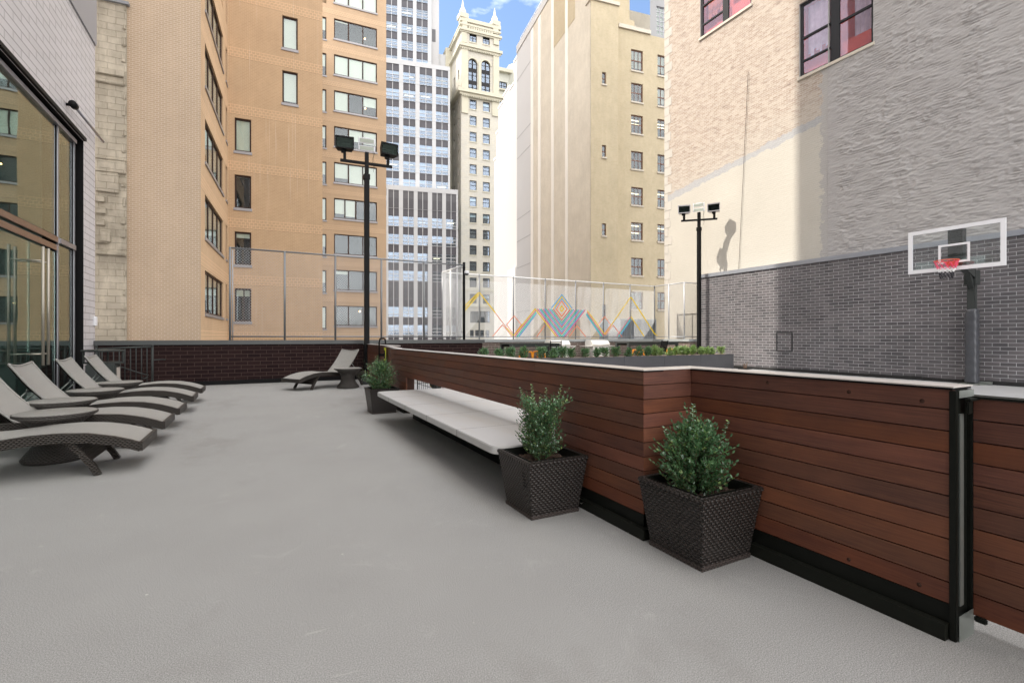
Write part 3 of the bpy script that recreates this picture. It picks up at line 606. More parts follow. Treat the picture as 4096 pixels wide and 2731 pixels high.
# ================================================================== CREAM TOWER
ct = thing('cream_tower', 'ornate cream stone tower with paired arched windows and corner pinnacles', 'building')
FC = Face(1845, 105, 7000); FS = Face(1845, 105, 1262)
sR = FC.s_at(1997); U = lambda u: FC.s_at(u); Zc = lambda v, u=1845: FC.z_at(u, v)
z_top = Zc(85)
WIN = []
cw = [(U(1878.5), U(1906.5)), (U(1931.5), U(1959.5))]
zt0 = FC.z_at(1878, 721)      # a window top, then 64.8 px floors
pitch = (FC.z_at(1878, 721) - FC.z_at(1878, 1045)) / 5
for k in range(-6, 8):
    zt = zt0 - k * pitch
    if zt < 2.0 or FC.z_at(1878, 395) < zt - .1: continue
    for a, b_ in cw: WIN.append((a, b_, zt - pitch * .60, zt))
WIN = [h for h in WIN if h[3] > FC.z_at(1878, 1262)]
sm = [(U(1878), U(1907), FC.z_at(1878, 167), FC.z_at(1878, 131)), (U(1931), U(1959), FC.z_at(1931, 176), FC.z_at(1931, 141))]
big = [(U(1881), U(1915), FC.z_at(1881, 1290), FC.z_at(1881, 1244)), (U(1921), U(1960), FC.z_at(1921, 1290), FC.z_at(1921, 1244))]
low = [(U(x), U(x + 15), FC.z_at(1880, 1350), FC.z_at(1880, 1320)) for x in (1880, 1901, 1921, 1942)]
arch = [(U(1873), U(1909), FC.z_at(1873, 362), FC.z_at(1873, 232)), (U(1925), U(1961), FC.z_at(1925, 370), FC.z_at(1925, 240))]
body = MB(); body.wall(FC, 0, sR, -26, z_top, WIN + sm + big + low + arch, .35)
body.quad(FC.P(0, z_top), FC.P(sR, z_top), FC.P(sR, z_top, -20), FC.P(0, z_top, -20)); body.quad(FC.P(sR, -26), FC.P(sR, z_top), FC.P(sR, z_top, -20), FC.P(sR, -26, -20))
sl = FS.s_at(1800); SW = []
for k in range(-7, 8):
    zt = zt0 - k * pitch
    for uu in (1815, 1832): SW.append((FS.s_at(uu), FS.s_at(uu + 4.5), zt - pitch * .6, zt))
body.wall(FS, sl if sl > 0 else 0, 0 if sl < 0 else 0, -26, z_top) if False else None
ends = sorted((0, FS.s_at(1788))); SW = [(min(a, b_), max(a, b_), c_, d_) for a, b_, c_, d_ in SW if d_ < z_top - 2]
body.wall(FS, ends[0], ends[1], -26, z_top, SW, .3)
body.build('tower_wall', 'stonecream', ct)
for h in SW: MB().fbox(FS, h[0], h[1], h[2], h[3], -.34, -.3).build('side_window', 'room', ct)
for h in WIN + sm:
    window(ct, FC, *h, frame='frame_dark', fw=.14, dep=.25, rows=((.52, .12), (.85, .10)) if h not in sm else ((.5, .1),), cols=() if h not in sm else ((.5, .12),), pane='glass_sky', rdep=.6, sill=('creamtrim', .22, .12), blinds=[(0, 1, rng.choice([.5, .85, .8, .9]))] if rng.random() < .5 else None)
for h in big: window(ct, FC, *h, frame='frame_dark', fw=.1, dep=.25, rows=((.7, .1),), cols=((.5, .35),), pane='glass_sky', rdep=.6)
for h in low: window(ct, FC, *h, frame='frame_dark', fw=.1, dep=.25, rows=((.5, .1),), pane='glass_sky', rdep=.6)
for h in arch:
    w_ = window(ct, FC, *h, frame='frame_dark', fw=.16, dep=.3, cols=((.5, .3),), rows=((.12, .12), (.28, .9), (.5, .12), (.66, .9), (.85, .12)), pane='glass_sky', rdep=.8)
    a, b_, c_, d_ = h; r = (b_ - a) / 2; mcx = (a + b_) / 2; am = MB()   # spandrel corners make the head round
    for sg in (-1, 1):
        pts = [FC.P(mcx + sg * r, d_, -.02), FC.P(mcx, d_, -.02)] + [FC.P(mcx + sg * r * math.sin(t), d_ - r + r * math.cos(t), -.02) for t in [i * math.pi / 16 for i in range(1, 9)]]
        am.add(pts, [tuple(range(len(pts)))]); bk = [p_ - FC.n * .3 for p_ in pts]
        n = len(pts)
        for i in range(1, n - 1): am.quad(pts[i], pts[i + 1], bk[i + 1], bk[i])
    for i in range(12):
        t0, t1 = -math.pi / 2 + i * math.pi / 12, -math.pi / 2 + (i + 1) * math.pi / 12
        for rr0, rr1, of in ((r, r * 1.28, .16),):
            P_ = lambda t, q, o: FC.P(mcx + q * math.sin(t), d_ - r + q * math.cos(t), o)
            am.add([P_(t0, rr0, 0), P_(t1, rr0, 0), P_(t1, rr1, 0), P_(t0, rr1, 0), P_(t0, rr0, of), P_(t1, rr0, of), P_(t1, rr1, of), P_(t0, rr1, of)], [(4, 5, 6, 7), (0, 1, 5, 4), (2, 3, 7, 6), (0, 4, 7, 3), (1, 2, 6, 5)])
    am.build('arch_head', 'creamtrim', ct)
def cornice(vv, hh, pr, dent=False):
    z = Zc(vv); b = MB(); b.fbox(FC, -.0 - pr, sR + pr, z, z + hh, .0, pr); b.fbox(FC, -pr * .5, sR + pr * .5, z - hh * .6, z - .01, .0, pr * .55)
    lo, hi = ends; b.fbox(FS, lo, hi, z, z + hh, 0, pr); 
    if dent:
        nn = 22
        for i in range(nn): x = sR * (i + .2) / nn; b.fbox(FC, x, x + sR / nn * .5, z - hh * 1.1, z - hh * .6 - .005, 0, pr * .7)
    b.build('cornice', 'creamtrim', ct)
cornice(371, .8, .9, True); cornice(186, .6, .6, True); cornice(122, .5, .5); cornice(100, .35, .35); cornice(1225, .5, .4); cornice(1160, .35, .25)
st = MB()
for ul, ur, v0, v1 in ((1846, 1872, 356, 195), (1972, 1995, 376, 218), (1913, 1924, 368, 250), (1846, 1872, 452, 380), (1968, 1995, 465, 395), (1848, 1868, 118, 84), (1972, 1992, 135, 100), (1846, 1866, 170, 130), (1974, 1994, 180, 140)):
    st.fbox(FC, U(ul), U(ur), FC.z_at(ul, v0), FC.z_at(ul, v1), 0, .28)
for i in range(11): x = U(1874) + (U(1968) - U(1874)) * i / 10.5; st.fbox(FC, x, x + .35, Zc(118), Zc(92), 0, .3)
st.build('pilasters', 'creamtrim', ct)
MB().fbox(FC, -.3, sR + .3, z_top, z_top + .8, -1.2, .3).build('parapet', 'creamtrim', ct)
for u_ in (1854, 1982):
    c0 = FC.P(U(u_), z_top + .8, -.6); b = MB(); b.box(c0.x - 1, c0.x + 1, c0.y - 1, c0.y + 1, c0.z, c0.z + 1.0)
    b.lathe([(1.0, 1.0), (.8, 1.3), (.75, 1.8), (.35, 2.6), (.12, 4.0), (.02, 4.4)], 8, c0, smooth=False); b.build('pinnacle', 'creamtrim', ct)
FH = Face(1745, 118, 9500, back=0)
cb = MB(); cb.fbox(Face(1783, 112, 7000), 0, 5, -26, Face(1783, 112, 7000).z_at(1783, 190), -8, 0); tag(cb.build('rooftop_house', 'creamtrim'), 'pale stepped house-like roof block between the white office tower and cream tower', 'building')
# background cornice building
cbg = thing('cornice_building', 'grey green building with curved cornice behind the cream tower', 'building')
FB = Face(1995, 128, 7000); zb_ = FB.z_at(1995, 290); FB2 = Face(2040, FB.P(FB.s_at(2036), 0).dot(Vector((SI, CO, 0))), 1300)
hB = [(FB.s_at(1997), FB.s_at(2028), FB.z_at(1997, v + 30), FB.z_at(1997, v)) for v in (325, 383, 438, 492)]
b = MB().wall(FB, -6, FB.s_at(2036), -26, zb_, hB, .4); b.build('wall', plain('grey_stone_far', (.50, .50, .44), .8, 0, .1, .3), cbg)
for h in hB: window(cbg, FB, *h, frame='frame_dark', fw=.2, dep=.3, cols=((.33, .2), (.66, .2)), rows=((.5, .15),), pane='glass_sky')
b = MB(); b.fbox(FB, -7, FB.s_at(2036) + .8, zb_, zb_ + .9, -2, 1.0); b.fbox(FB, -7, FB.s_at(2036) + .4, FB.z_at(1995, 362), FB.z_at(1995, 356), -1, .6); b.build('cornice', 'creamtrim', cbg)
q0_ = FB.P(FB.s_at(2036), 0); b = MB(); dd = Vector((SI + .18, CO + .05, 0)).normalized()
q1_ = q0_ + (FB.d * .75 - FB.n * -.66).normalized() * 7
b.add(*prism([q0_, q0_ + (FB.d * .55 + FB.n * .83) * 8, q0_ + FB.d * 14 + FB.n * 8, q0_ + FB.d * 14 - FB.n * 10, q0_ - FB.n * 10], -26, FB.z_at(2045, 262))); b.build('side_block', plain('grey_stone_far2', (.50, .50, .44), .8, 0, .1, .3), cbg)

# ================================================================== WHITE STEPPED WALL, BEIGE WALL, YELLOW BRICK BUILDING
FW = Face(2362, 47, 1400, back=0)          # left-facing wall; s grows away from the camera
sw = thing('white_stepped_building', 'sunlit blank white gable wall with stepped top beside the cream tower', 'building')
FWw = Face(2362, 47, 1400, back=.9)
S = FWw.s_at; steps = [(2070, 2056, 241), (2056, 2038, 350), (2038, 2013, 368), (2013, 1993, 424), (1993, 1984, 533), (1984, 1976, 640)]
b = MB()
for ua, ub, v in steps:
    zt = FWw.z_at((ua + ub) / 2, v); sa, sb = S(ua), S(ub)
    b.fbox(FWw, min(sa, sb), max(sa, sb) - .0, -26, zt, -1.5, 0)
b.fbox(FWw, S(2300), S(2070), -26, 8, -1.5, 0)
b.build('gable_wall', 'white_wall', sw)
cp = MB()
for ua, ub, v in steps: zt = FWw.z_at((ua + ub) / 2, v); sa, sb = S(ua), S(ub); cp.fbox(FWw, sa, sb, zt, zt + .3, -1.6, .08)
cp.build('coping', 'white', sw)
bg_ = thing('beige_brick_building', 'huge blank beige brick wall with pale vertical strips and grey rendered end', 'building')
S2 = FW.s_at; zr = 41.3; nearS = 0.
MB().wall(FW, S2(2133), S2(2067), -26, zr).build('rendered_wall', 'grey_wall', bg_)
MB().wall(FW, nearS, S2(2133), -26, zr).build('brick_wall', 'beige', bg_)
b = MB().fbox(FW, S2(2067), S2(2029), -26, FW.z_at(2029, 1082), -.8, 0); b.build('low_annex', 'grey_wall', bg_)
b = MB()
for u_ in (2129, 2158, 2211, 2267): b.fbox(FW, S2(u_ + 5), S2(u_ - 5), -26, zr - .3, 0, .05)  # paler vertical strips on the beige wall
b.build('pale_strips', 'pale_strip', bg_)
b = MB()
for v_ in (882, 970, 1075, 1250, 560, 640, 330): z = FW.z_at(2067, v_); b.fbox(FW, S2(2132), S2(2068), z, z + .07, 0, .02)
b.build('render_joints', plain('joint_grey', (.34, .34, .35), .9), bg_)
far = FW.P(S2(2067), 0); near = FW.P(nearS, 0)
MB().add(*prism([near + FW.d * 1.3 - FW.n * .05, near + FW.d * 9 - FW.n * .05, near + FW.d * 9 - FW.n * 2.2, near + FW.d * 1.3 - FW.n * 2.2], -26, zr - .05)).build('corner_core', 'beige', bg_)
MB().add(*prism([near + FW.d * 9 - FW.n * .05, far - FW.n * .05, far - FW.n * 22, near + FW.d * 9 - FW.n * 22], -26, zr - .05)).build('building_core', 'beige', bg_)
b = MB().fbox(FW, S2(2260), S2(2068), zr - .1, zr + .9, -1, .1); b.build('roof_parapet', 'grey_wall', bg_)
b = MB()
for i in range(14): s_ = S2(2240) + (S2(2072) - S2(2240)) * i / 13; b.tube([FW.P(s_, zr + .9, -.4), FW.P(s_, zr + 2.0, -.4)], .03, 4)
b.tube([FW.P(S2(2240), zr + 2, -.4), FW.P(S2(2072), zr + 2, -.4)], .04, 4); b.build('roof_railing', 'whitewire', bg_)
MB().fbox(FW, S2(2130), S2(2075), zr + .9, zr + 3.2, -8, -2).build('roof_penthouse', 'white_wall', bg_)

yb = thing('yellow_brick_building', 'yellow brick building with red-brown sash windows right of the beige wall', 'building')
FY = Face(2362, 46.9, 7735); ya, yc = 0.02, FY.s_at(2473)
hy = [(FY.s_at(2408), FY.s_at(2424.5), FY.z_at(2408, v1), FY.z_at(2408, v0)) for v0, v1 in ((288, 336), (580, 628), (893, 942), (1218, 1266))]
z_y = FY.z_at(2375, 2); MB().wall(FY, ya, yc, -26, z_y, hy, .2).build('front_wall', 'yellow', yb)
for h in hy: window(yb, FY, *h, frame='frame_red', fw=.07, dep=.15, rows=((.5, .08),), pane='glass', sill=('sill_stone', .15, .1))
MB().fbox(FY, ya - .1, yc + .1, z_y, z_y + .35, -1, .15).build('coping', 'sill_stone', yb)
MB().fbox(FY, ya, yc, z_y + .36, z_y + 14, -9, -3.5).build('upper_block', 'yellow', yb)
FY2 = Face(2473, FY.P(yc, 0).dot(Vector((SI, CO, 0))) + 2.2, 7735)
e_ = FY2.s_at(2720); S3 = FY2.s_at
hs = []
rows1 = ((196, 280), (330, 405), (458, 532), (603, 675), (747, 819), (888, 959), (1030, 1101), (1166, 1236))
for v0, v1 in rows1:
    z1_, z0_ = FY2.z_at(2525, v0), FY2.z_at(2525, v1); hs += [(S3(2524.5), S3(2571.5), z0_, z1_), (S3(2630), S3(2677), z0_ + .02, z1_ + .02)]
tube_k = {4: (.8, .6), 5: (.8, .62), 10: (.85, .45), 8: (.7,), 9: (.8,), 11: (.8,)}
zy2 = FY2.z_at(2500, 118)
MB().wall(FY2, S3(2440), e_, -26, zy2, hs, .2).build('court_wall', 'yellow', yb)
for i, h in enumerate(hs): window(yb, FY2, *h, frame='frame_red', fw=.09, dep=.15, cols=((.33, .035), (.66, .035)), rows=((.5, .10),), pane='glass', sill=('sill_stone', .16, .1), tube=tube_k.get(i), blinds=[(0, 1, .12)] if i in (0, 1, 3) else None, bmat='blind_dim')
MB().fbox(FY2, S3(2473), S3(2600), zy2, zy2 + .4, -1, .2).build('lower_coping', 'sill_stone', yb)
FY3 = Face(2473, FY.P(yc, 0).dot(Vector((SI, CO, 0))) + 5, 7735); hh = [(FY3.s_at(2626), FY3.s_at(2700), FY3.z_at(2626, 137), FY3.z_at(2626, 24))]
MB().wall(FY3, FY3.s_at(2600), FY3.s_at(2740), zy2 - 5, 60, hh, .2).build('stair_tower_wall', plain('stair_tower_render', (.31, .31, .315), .9, 0, .12, .4), yb)
window(yb, FY3, *hh[0], frame='frame_grey', fw=.08, dep=.12, cols=((.2, .05), (.4, .05), (.6, .05), (.8, .05)), rows=((.16, .05), (.33, .05), (.5, .05), (.66, .05), (.83, .05)), blinds=[(0, 1, 0)], bmat='blind_dim')
b = MB(); b.fbox(FY3, FY3.s_at(2460), FY3.s_at(2548), zy2 - 4, FY3.z_at(2500, 62), -6, -.5); b.fbox(FY3, FY3.s_at(2460), FY3.s_at(2548), FY3.z_at(2500, 62), 60, -6, -1.5); b.build('roof_blocks', 'yellow', yb)
y0 = FY.P(yc, 0); b = MB(); b.add(*prism([FY.P(yc, 0, -.02), FY.P(yc, 0, -3), FY.P(yc - .3, 0, -3), FY.P(yc - .3, 0, -.02)], -26, z_y - .02)); b.build('return_wall', 'yellow', yb)
rs = thing('rooftop_screen', 'grey blue corrugated rooftop enclosure behind the mural fence, right', 'enclosure')
b = MB(); FR = Face(2480, 34, 7735)
b.fbox(FR, 0, FR.s_at(2625), -26, FR.z_at(2500, 1275), -3, 0)
for i in range(22): x = FR.s_at(2625) * i / 22; b.fbox(FR, x, x + .09, -2, FR.z_at(2500, 1277), 0, .08)
b.build('corrugated_sheet', plain('corrugated_grey', (.30, .34, .38), .5, .3), rs)

# ================================================================== RIGHT PARTY WALL (X = 17.25)
PX = 17.55; KP = PX / 17.25; kz = lambda z: CH + (z - CH) * KP; FPt = axis_face((PX, 0, 0), (0, 1, 0), (-1, 0, 0)); pb = thing('stucco_party_building', 'tall building on the right, pale brick above old roof line, rough grey stucco at right', 'building')
WL = (8.17 * KP, 10.54 * KP, kz(10.60), kz(13.25)); WS = (12.45 * KP, 14.95 * KP, kz(14.45), kz(17.2)); YS = 9.55 * KP; YE = 17.06 * KP
MB().wall(FPt, YS, YE, -26, 34, [(YS, WL[1], WL[2], WL[3]), WS], .25).build('brick_wall', 'party', pb)
MB().quad((PX, YE, -26), (PX, YE, 34), (PX + 18, YE, 34), (PX + 18, YE, -26)).build('end_wall', 'party', pb)
MB().box(PX + .9, PX + 18, -14, 17.0, -26, 33.9).build('building_core', 'room', pb)
qn = MB()
for k in range(46): z = 3.2 + k * .42; qn.box(PX - .012, PX + .2, YE - .08 - (rng.uniform(.12, .25) if k % 2 else rng.uniform(.28, .42)), YE + .002, z, z + .40)
qn.build('quoin_blocks', plain('pale_quoin', (.47, .44, .395), .85, 0, .15, 2), pb)
# rough stucco, really displaced
ny, nz = 560, 520; ys = np.linspace(YS, -1.5, ny); zs = np.linspace(3.55, 15.0, nz)
def vnoise(sh, fy, fz, seed):
    rg = np.random.RandomState(seed); g = rg.rand(int(fz) + 3, int(fy) + 3)
    y = np.linspace(0, fy, sh[1]); z = np.linspace(0, fz, sh[0]); yi = y.astype(int); zi = z.astype(int); yf = y - yi; zf = z - zi
    yf = yf * yf * (3 - 2 * yf); zf = zf * zf * (3 - 2 * zf)
    a = g[np.ix_(zi, yi)]; b_ = g[np.ix_(zi, yi + 1)]; c_ = g[np.ix_(zi + 1, yi)]; d_ = g[np.ix_(zi + 1, yi + 1)]
    return (a * (1 - yf) + b_ * yf) * (1 - zf)[:, None] + (c_ * (1 - yf) + d_ * yf) * zf[:, None]
hgt = np.zeros((nz, ny))
for fy, fz, am, sd_ in ((9, 10, .35, 1), (16, 40, .35, 2), (26, 100, .45, 3), (60, 190, .45, 4), (130, 290, .45, 6), (330, 430, .35, 7)): hgt += am * (vnoise((nz, ny), fy, fz, sd_) - .5)
rdg = 1 - np.abs(vnoise((nz, ny), 55, 150, 9) - .5) * 2; msk = np.clip(vnoise((nz, ny), 20, 16, 10) * 1.5 - .15, 0, 1)
hgt = hgt * (.35 + .65 * msk) + .55 * (rdg ** 3) * msk
fineR = 1 - np.abs(vnoise((nz, ny), 60, 260, 21) * 2 - 1); fineM = np.clip(vnoise((nz, ny), 30, 40, 22) * 2.4 - 1.1, 0, 1)
wv = vnoise((nz, ny), 40, 12, 23) * .25; fr_z = ((zs[:, None] / .0765) + wv) % 1.0; crs = np.where(fr_z < .28, -1., 0.) * np.clip(vnoise((nz, ny), 45, 90, 24) * 2.6 - 1.2, 0, 1)
hgt = hgt * .75 + .40 * fineR ** 2 * fineM + .45 * crs
hgt *= (.25 + .75 * np.clip((YS - ys) / .5, 0, 1))[None, :]
YY, ZZ = np.meshgrid(ys, zs); co = np.stack([PX - .012 - .046 * hgt, YY, ZZ], -1).reshape(-1, 3)
idx = np.arange(ny * nz).reshape(nz, ny); fq = np.stack([idx[:-1, :-1], idx[1:, :-1], idx[1:, 1:], idx[:-1, 1:]], -1).reshape(-1, 4)
cy = YY[:-1, :-1].ravel() + (ys[1] - ys[0]) / 2; cz = ZZ[:-1, :-1].ravel() + (zs[1] - zs[0]) / 2
keep = ~((cy > WL[0]) & (cz > WL[2]) & (cz < WL[3])); fq = fq[keep]
me = bpy.data.meshes.new('rough_stucco'); me.vertices.add(len(co)); me.vertices.foreach_set('co', co.ravel()); me.loops.add(len(fq) * 4); me.loops.foreach_set('vertex_index', fq.ravel())
me.polygons.add(len(fq)); me.polygons.foreach_set('loop_start', np.arange(0, len(fq) * 4, 4)); me.polygons.foreach_set('loop_total', np.full(len(fq), 4)); me.update(calc_edges=True)
me.polygons.foreach_set('use_smooth', [True] * len(fq)); uvl = me.uv_layers.new(name='UVMap'); uvl.data.foreach_set('uv', np.stack([-co[fq.ravel(), 1], co[fq.ravel(), 2]], -1).ravel())
me.materials.append(M['rough']); ro = bpy.data.objects.new('rough_stucco', me); COL.objects.link(ro); ro.parent = pb
MB().wall(FPt, -14, -1.5, -26, 34).wall(FPt, -1.5, YS, 15, 34).wall(FPt, -1.5, YS, -26, 3.55).build('plain_stucco', 'rough', pb)
def bigwin(h, n, lab, cc=None):
    wn = window(pb, FPt, *h, frame='frame_dark', fw=.09, dep=.10, cols=((.5, .28),), rows=(), room='room_red', rdep=.45, pane='glass_side', sill=('sill_stone', .10, .06), label=lab)
    a, b_, c_, d_ = h; mid = (a + b_) / 2
    for x0, x1, lo in ((a + .09, mid - .14, 1.25), (mid + .14, b_ - .09, 1.38)):
        MB().fbox(FPt, x0, x1, c_ + lo, c_ + lo + .07, -.12, -.05).build('sash_rail', 'frame_dark', wn)
        if x0 > mid: MB().fbox(FPt, x0, x1, c_ + .55, c_ + .62, -.13, -.07).build('sash_rail', 'frame_dark', wn)
    cu = MB(); 
    for x0, x1 in ((a + .12, mid - .5), (mid + .25, b_ - .15)):
        pts = [(x0 + (x1 - x0) * i / 8) for i in range(9)]
        for i in range(8): 
            p0, p1 = FPt.P(pts[i], 0, -.32 + .04 * (i % 2)), FPt.P(pts[i + 1], 0, -.32 + .04 * ((i + 1) % 2)); z0_ = c_ + (.15 if x0 < mid else .75) + .1 * (i % 3)
            cu.quad((p0.x, p0.y, z0_), (p1.x, p1.y, z0_), (p1.x, p1.y, d_ - .1), (p0.x, p0.y, d_ - .1))
    cu.build('curtain', cc, wn)
    rb_ = MB(); rb_.fbox(FPt, a + .1, mid - .14, c_ + .09, c_ + .62, -.24, -.22).build('red_room_panel', 'room_red', wn)  # added red panels standing in for the red room, which gets little light
    MB().fbox(FPt, mid + .14, b_ - .1, c_ + .09, c_ + .30, -.24, -.22).build('red_room_panel', 'room_red', wn)
bigwin(WL, 'l', 'large window beside the grey stucco, red room behind', plain('lilac_curtain', (.50, .40, .46), .8, 0, .35, 5)); bigwin(WS, 's', None, plain('red_curtain', (.42, .10, .05), .8, 0, .35, 4))
cw_ = MB().tube([(PX - .04, 13.22, 3.9), (PX - .05, 12.77, kz(11.8))], .008, 5).build('wall_cable', 'blackpaint'); tag(cw_, 'thin cable hanging down the sunlit party wall', 'cable')

# ================================================================== RIGHT BOUNDARY WALL (X = 16.85)
BX = 16.85; bw_ = thing('boundary_wall', 'dark grey brick court wall with metal coping, right side', 'wall')
MB().box(BX, 17.5, -9, 14.62, 0, 3.79).build('brickwork', 'darkbrick', bw_)
MB().box(BX - .05, 17.51, -9, 14.66, 3.795, 3.94).build('coping', 'coping_l', bw_)
fb = MB()
ys_ = [-9 + i * .45 for i in range(53)]
for i in range(52):
    h0 = .10 + .02 * rng.random(); fb.box(BX - .03 - .01 * rng.random(), BX - .002, ys_[i], ys_[i + 1], 0.009, h0)
fb.build('base_flashing', plain('bitumen', (.03, .03, .03), .7, 0, .4, 8, .5), bw_)
wd = MB(); 
for y in (10.55, 11.12): wd.box(BX - .014, BX - .001, y - .02, y + .02, .75, 1.4)
wd.box(BX - .014, BX - .001, 10.53, 11.14, 1.405, 1.44); wd.box(BX - .014, BX - .001, 10.57, 11.10, .72, .745)
tag(wd.build('wall_hatch', plain('hatch_outline', (.035, .035, .037), .5)), 'square outline of a hatch on the dark brick wall', 'hatch')

# ================================================================== PARAPETS
pp = thing('parapet_wall', 'low dark brown brick parapet with grey coping behind the loungers', 'wall')
MB().box(-3.5, 6.6, 14.72, 15.1, 0, 1.05).box(5.95, 6.6, 15.1, 17.3, 0, 1.05).build('brickwork', 'parbrick', pp)
MB().box(-3.5, 6.66, 14.66, 15.14, 1.053, 1.165).box(5.9, 6.66, 15.141, 17.36, 1.053, 1.165).build('coping', 'coping', pp, bevel=.006)
MB().box(-3.49, 5.0, 14.70, 14.719, 0.0, .11).build('base_flashing', 'blackpaint', pp)
p2 = thing('mural_parapet', 'low brick parapet below the mural fence, lighter coping', 'wall')
MB().box(6.6, 16.3, 16.85, 17.3, 0, 1.05).box(16.3, 16.85, 15.05, 17.3, 0, 1.05).box(16.3, 17.5, 14.7, 15.05, 0, 1.05).build('brickwork', 'darkbrick_p' if False else 'parbrick2' if 'parbrick2' in M else brick_mat('parapet_brick_light', [(.15, .115, .10, 1), (.19, .145, .125, 1), (.13, .10, .09, 1)], (.40, .34, .29, 1), .3, .1, .008, .7, stain=.15), p2)
MB().box(6.661, 16.24, 16.79, 17.36, 1.053, 1.165).box(16.241, 16.9, 15.09, 17.36, 1.053, 1.165).box(16.241, 17.5, 14.65, 15.089, 1.053, 1.165).build('coping', plain('light_coping', (.36, .38, .38), .45, .1, .1, 1), p2, bevel=.006)

# ================================================================== CHAIN-LINK FENCES
def chain(b, P, L_, z0, z1, pitch=.075, r=.0026, mi=0, a0=0.):
    """straight diagonal wires of a diamond mesh over a L_ x (z1-z0) panel; P(s,z) gives the point"""
    H = z1 - z0; k = -H
    while k < L_:
        s0, s1 = k, k + H; za, zb2 = z0, z1
        if s0 < 0: za = z0 - s0; s0 = 0
        if s1 > L_: zb2 = z1 - (s1 - L_); s1 = L_
        if s1 - s0 > .02:
            b.tube([P(s0, za), P(s1, zb2)], r, 3, mi, False, False); b.tube([P(s0, z0 + z1 - za), P(s1, z0 + z1 - zb2)], r, 3, mi, False, False)
        k += pitch
def fence(name, label, A, B, posts, z0, z1, top='fpost', wire='darkwire', pm='fpost', pr=.03, r=.0026, knuckle=False, rail2=True, group=None):
    A = Vector(A); B = Vector(B); d = (B - A); Ln = d.length; d.normalize()
    P = lambda s_, z: (A.x + d.x * s_, A.y + d.y * s_, z)
    t = thing(name, label, 'fence', (0, 0, 0), 0, group)
    b = MB(); chain(b, P, Ln, z0 + .07, z1 - .02, r=r); b.build('chain_link_mesh', wire, t)
    for s_ in posts: MB().tube([P(s_, z0), P(s_, z1 + .02)], pr, 8).build('post', pm, t)
    MB().tube([P(0, z1), P(Ln, z1)], .022, 8).build('top_rail', top, t)
    if rail2: MB().tube([P(0, z0 + .1), P(Ln, z0 + .1)], .02, 8).build('bottom_rail', pm, t)
    kb = MB(); k = 0.
    while k < Ln:
        p_ = Vector(P(k, z1 + .02)); kb.tube([p_ - Vector((0, 0, .03)), p_ + Vector((d.x * .025, d.y * .025, .03))], .006 if knuckle else .003, 3, 0, False, False); k += .075
    kb.build('wire_knuckles', wire, t)
    return t, P, Ln
CT = 1.165
nf, P_, Ln = fence('chain_link_fence', 'dark chain link fence panel on the left parapet in front of the tan building', (-.72, 14.95, 0), (6.03, 14.95, 0), (0, 1.33, 2.68, 4.02, 5.37), CT, 3.65, wire='galv', r=.0024)
b = MB()
for z in (1.4, 1.9, 2.4, 2.9, 3.4): b.tube([P_(-.03, z), P_(.10, z + .01)], .008, 4)
b.tube([P_(.06, CT), P_(.06, 3.6)], .014, 6); b.build('tension_bar', 'galv', nf)
cpost = thing('corner_post', 'black corner post where the dark fence meets the white one', 'post', (6.03, 14.95, CT))
MB().tube([(0, 0, 0), (0, 0, 2.58)], .045, 10).build('tube', 'blackpaint', cpost)
b = MB()
for z in (.25, .8, 1.35, 1.9, 2.4): b.tube([(-.10, 0, z), (.0, 0, z)], .008, 4); b.lathe([(.05, -.015), (.05, .015)], 10, (0, 0, z))
b.build('tension_bands', 'blackpaint', cpost)
sc = thing('security_camera', 'small round white dome camera on the black corner post', 'camera', (6.10, 14.88, 3.40))
MB().lathe([(.02, .06), (.075, .05), (.08, .0), (.07, -.04)], 16).build('housing', 'white', sc)
MB().lathe([(.068, -.035), (.055, -.075), (.02, -.09)], 16).build('dome', 'blackpaint', sc); MB().bar((-.08, .05, .02), (0, 0, .02), .04, .04).build('bracket', 'white', sc)
fence('return_fence', 'short white chain link return behind the black corner post', (6.03, 15.0, 0), (6.0, 17.0, 0), (0.55, 1.2), CT, 3.65, wire='whitewire', pm='whitewire', top='whitewire', pr=.024, r=.0030)
mf, PM, LM = fence('mural_fence', 'sunlit chain link fence woven with coloured tape triangles and diamond', (6.0, 17.0, 0), (16.54, 17.0, 0), [0, 1.49, 2.98, 4.47, 6.0, 7.5, 9.04, 10.54], CT, 3.65, wire='darkwire', top='whitewire', pr=.03, r=.0022, knuckle=True)
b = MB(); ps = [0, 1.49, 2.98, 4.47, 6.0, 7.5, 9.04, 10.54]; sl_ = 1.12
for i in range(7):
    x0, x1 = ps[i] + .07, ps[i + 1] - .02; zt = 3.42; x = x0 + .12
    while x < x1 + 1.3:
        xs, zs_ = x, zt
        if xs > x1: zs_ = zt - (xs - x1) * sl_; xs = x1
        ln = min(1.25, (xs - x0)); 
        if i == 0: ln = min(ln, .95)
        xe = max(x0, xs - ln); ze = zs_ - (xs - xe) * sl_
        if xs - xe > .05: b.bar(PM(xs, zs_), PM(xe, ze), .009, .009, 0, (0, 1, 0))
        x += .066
b.v = [(v[0], v[1] - .012, v[2]) for v in b.v]; b.build('white_diagonal_strips', 'whitewire', mf)  # white diagonal strips, starting below the top rail in each panel
tapes = dict(t_yellow=[], t_blue=[], t_green=[], t_pink=[], t_orange=[])
def tp(col, *pts, w_=.034):
    i_ = list(tapes).index(col); q = [on_y(1850 + x / 2.5455, 1100 + y / 2.5455, 16.965 - .005 * i_) for x, y in pts]; b = MB(); k_ = w_ * .55
    for i in range(len(q) - 1):
        dd_ = (q[i + 1] - q[i]).normalized(); b.bar(q[i] - (dd_ * k_ if i else dd_ * 0), q[i + 1], .003, w_ * 1.3, 0, (0, 0, 1))
    b.build(col[2:] + '_tape', col, mf)
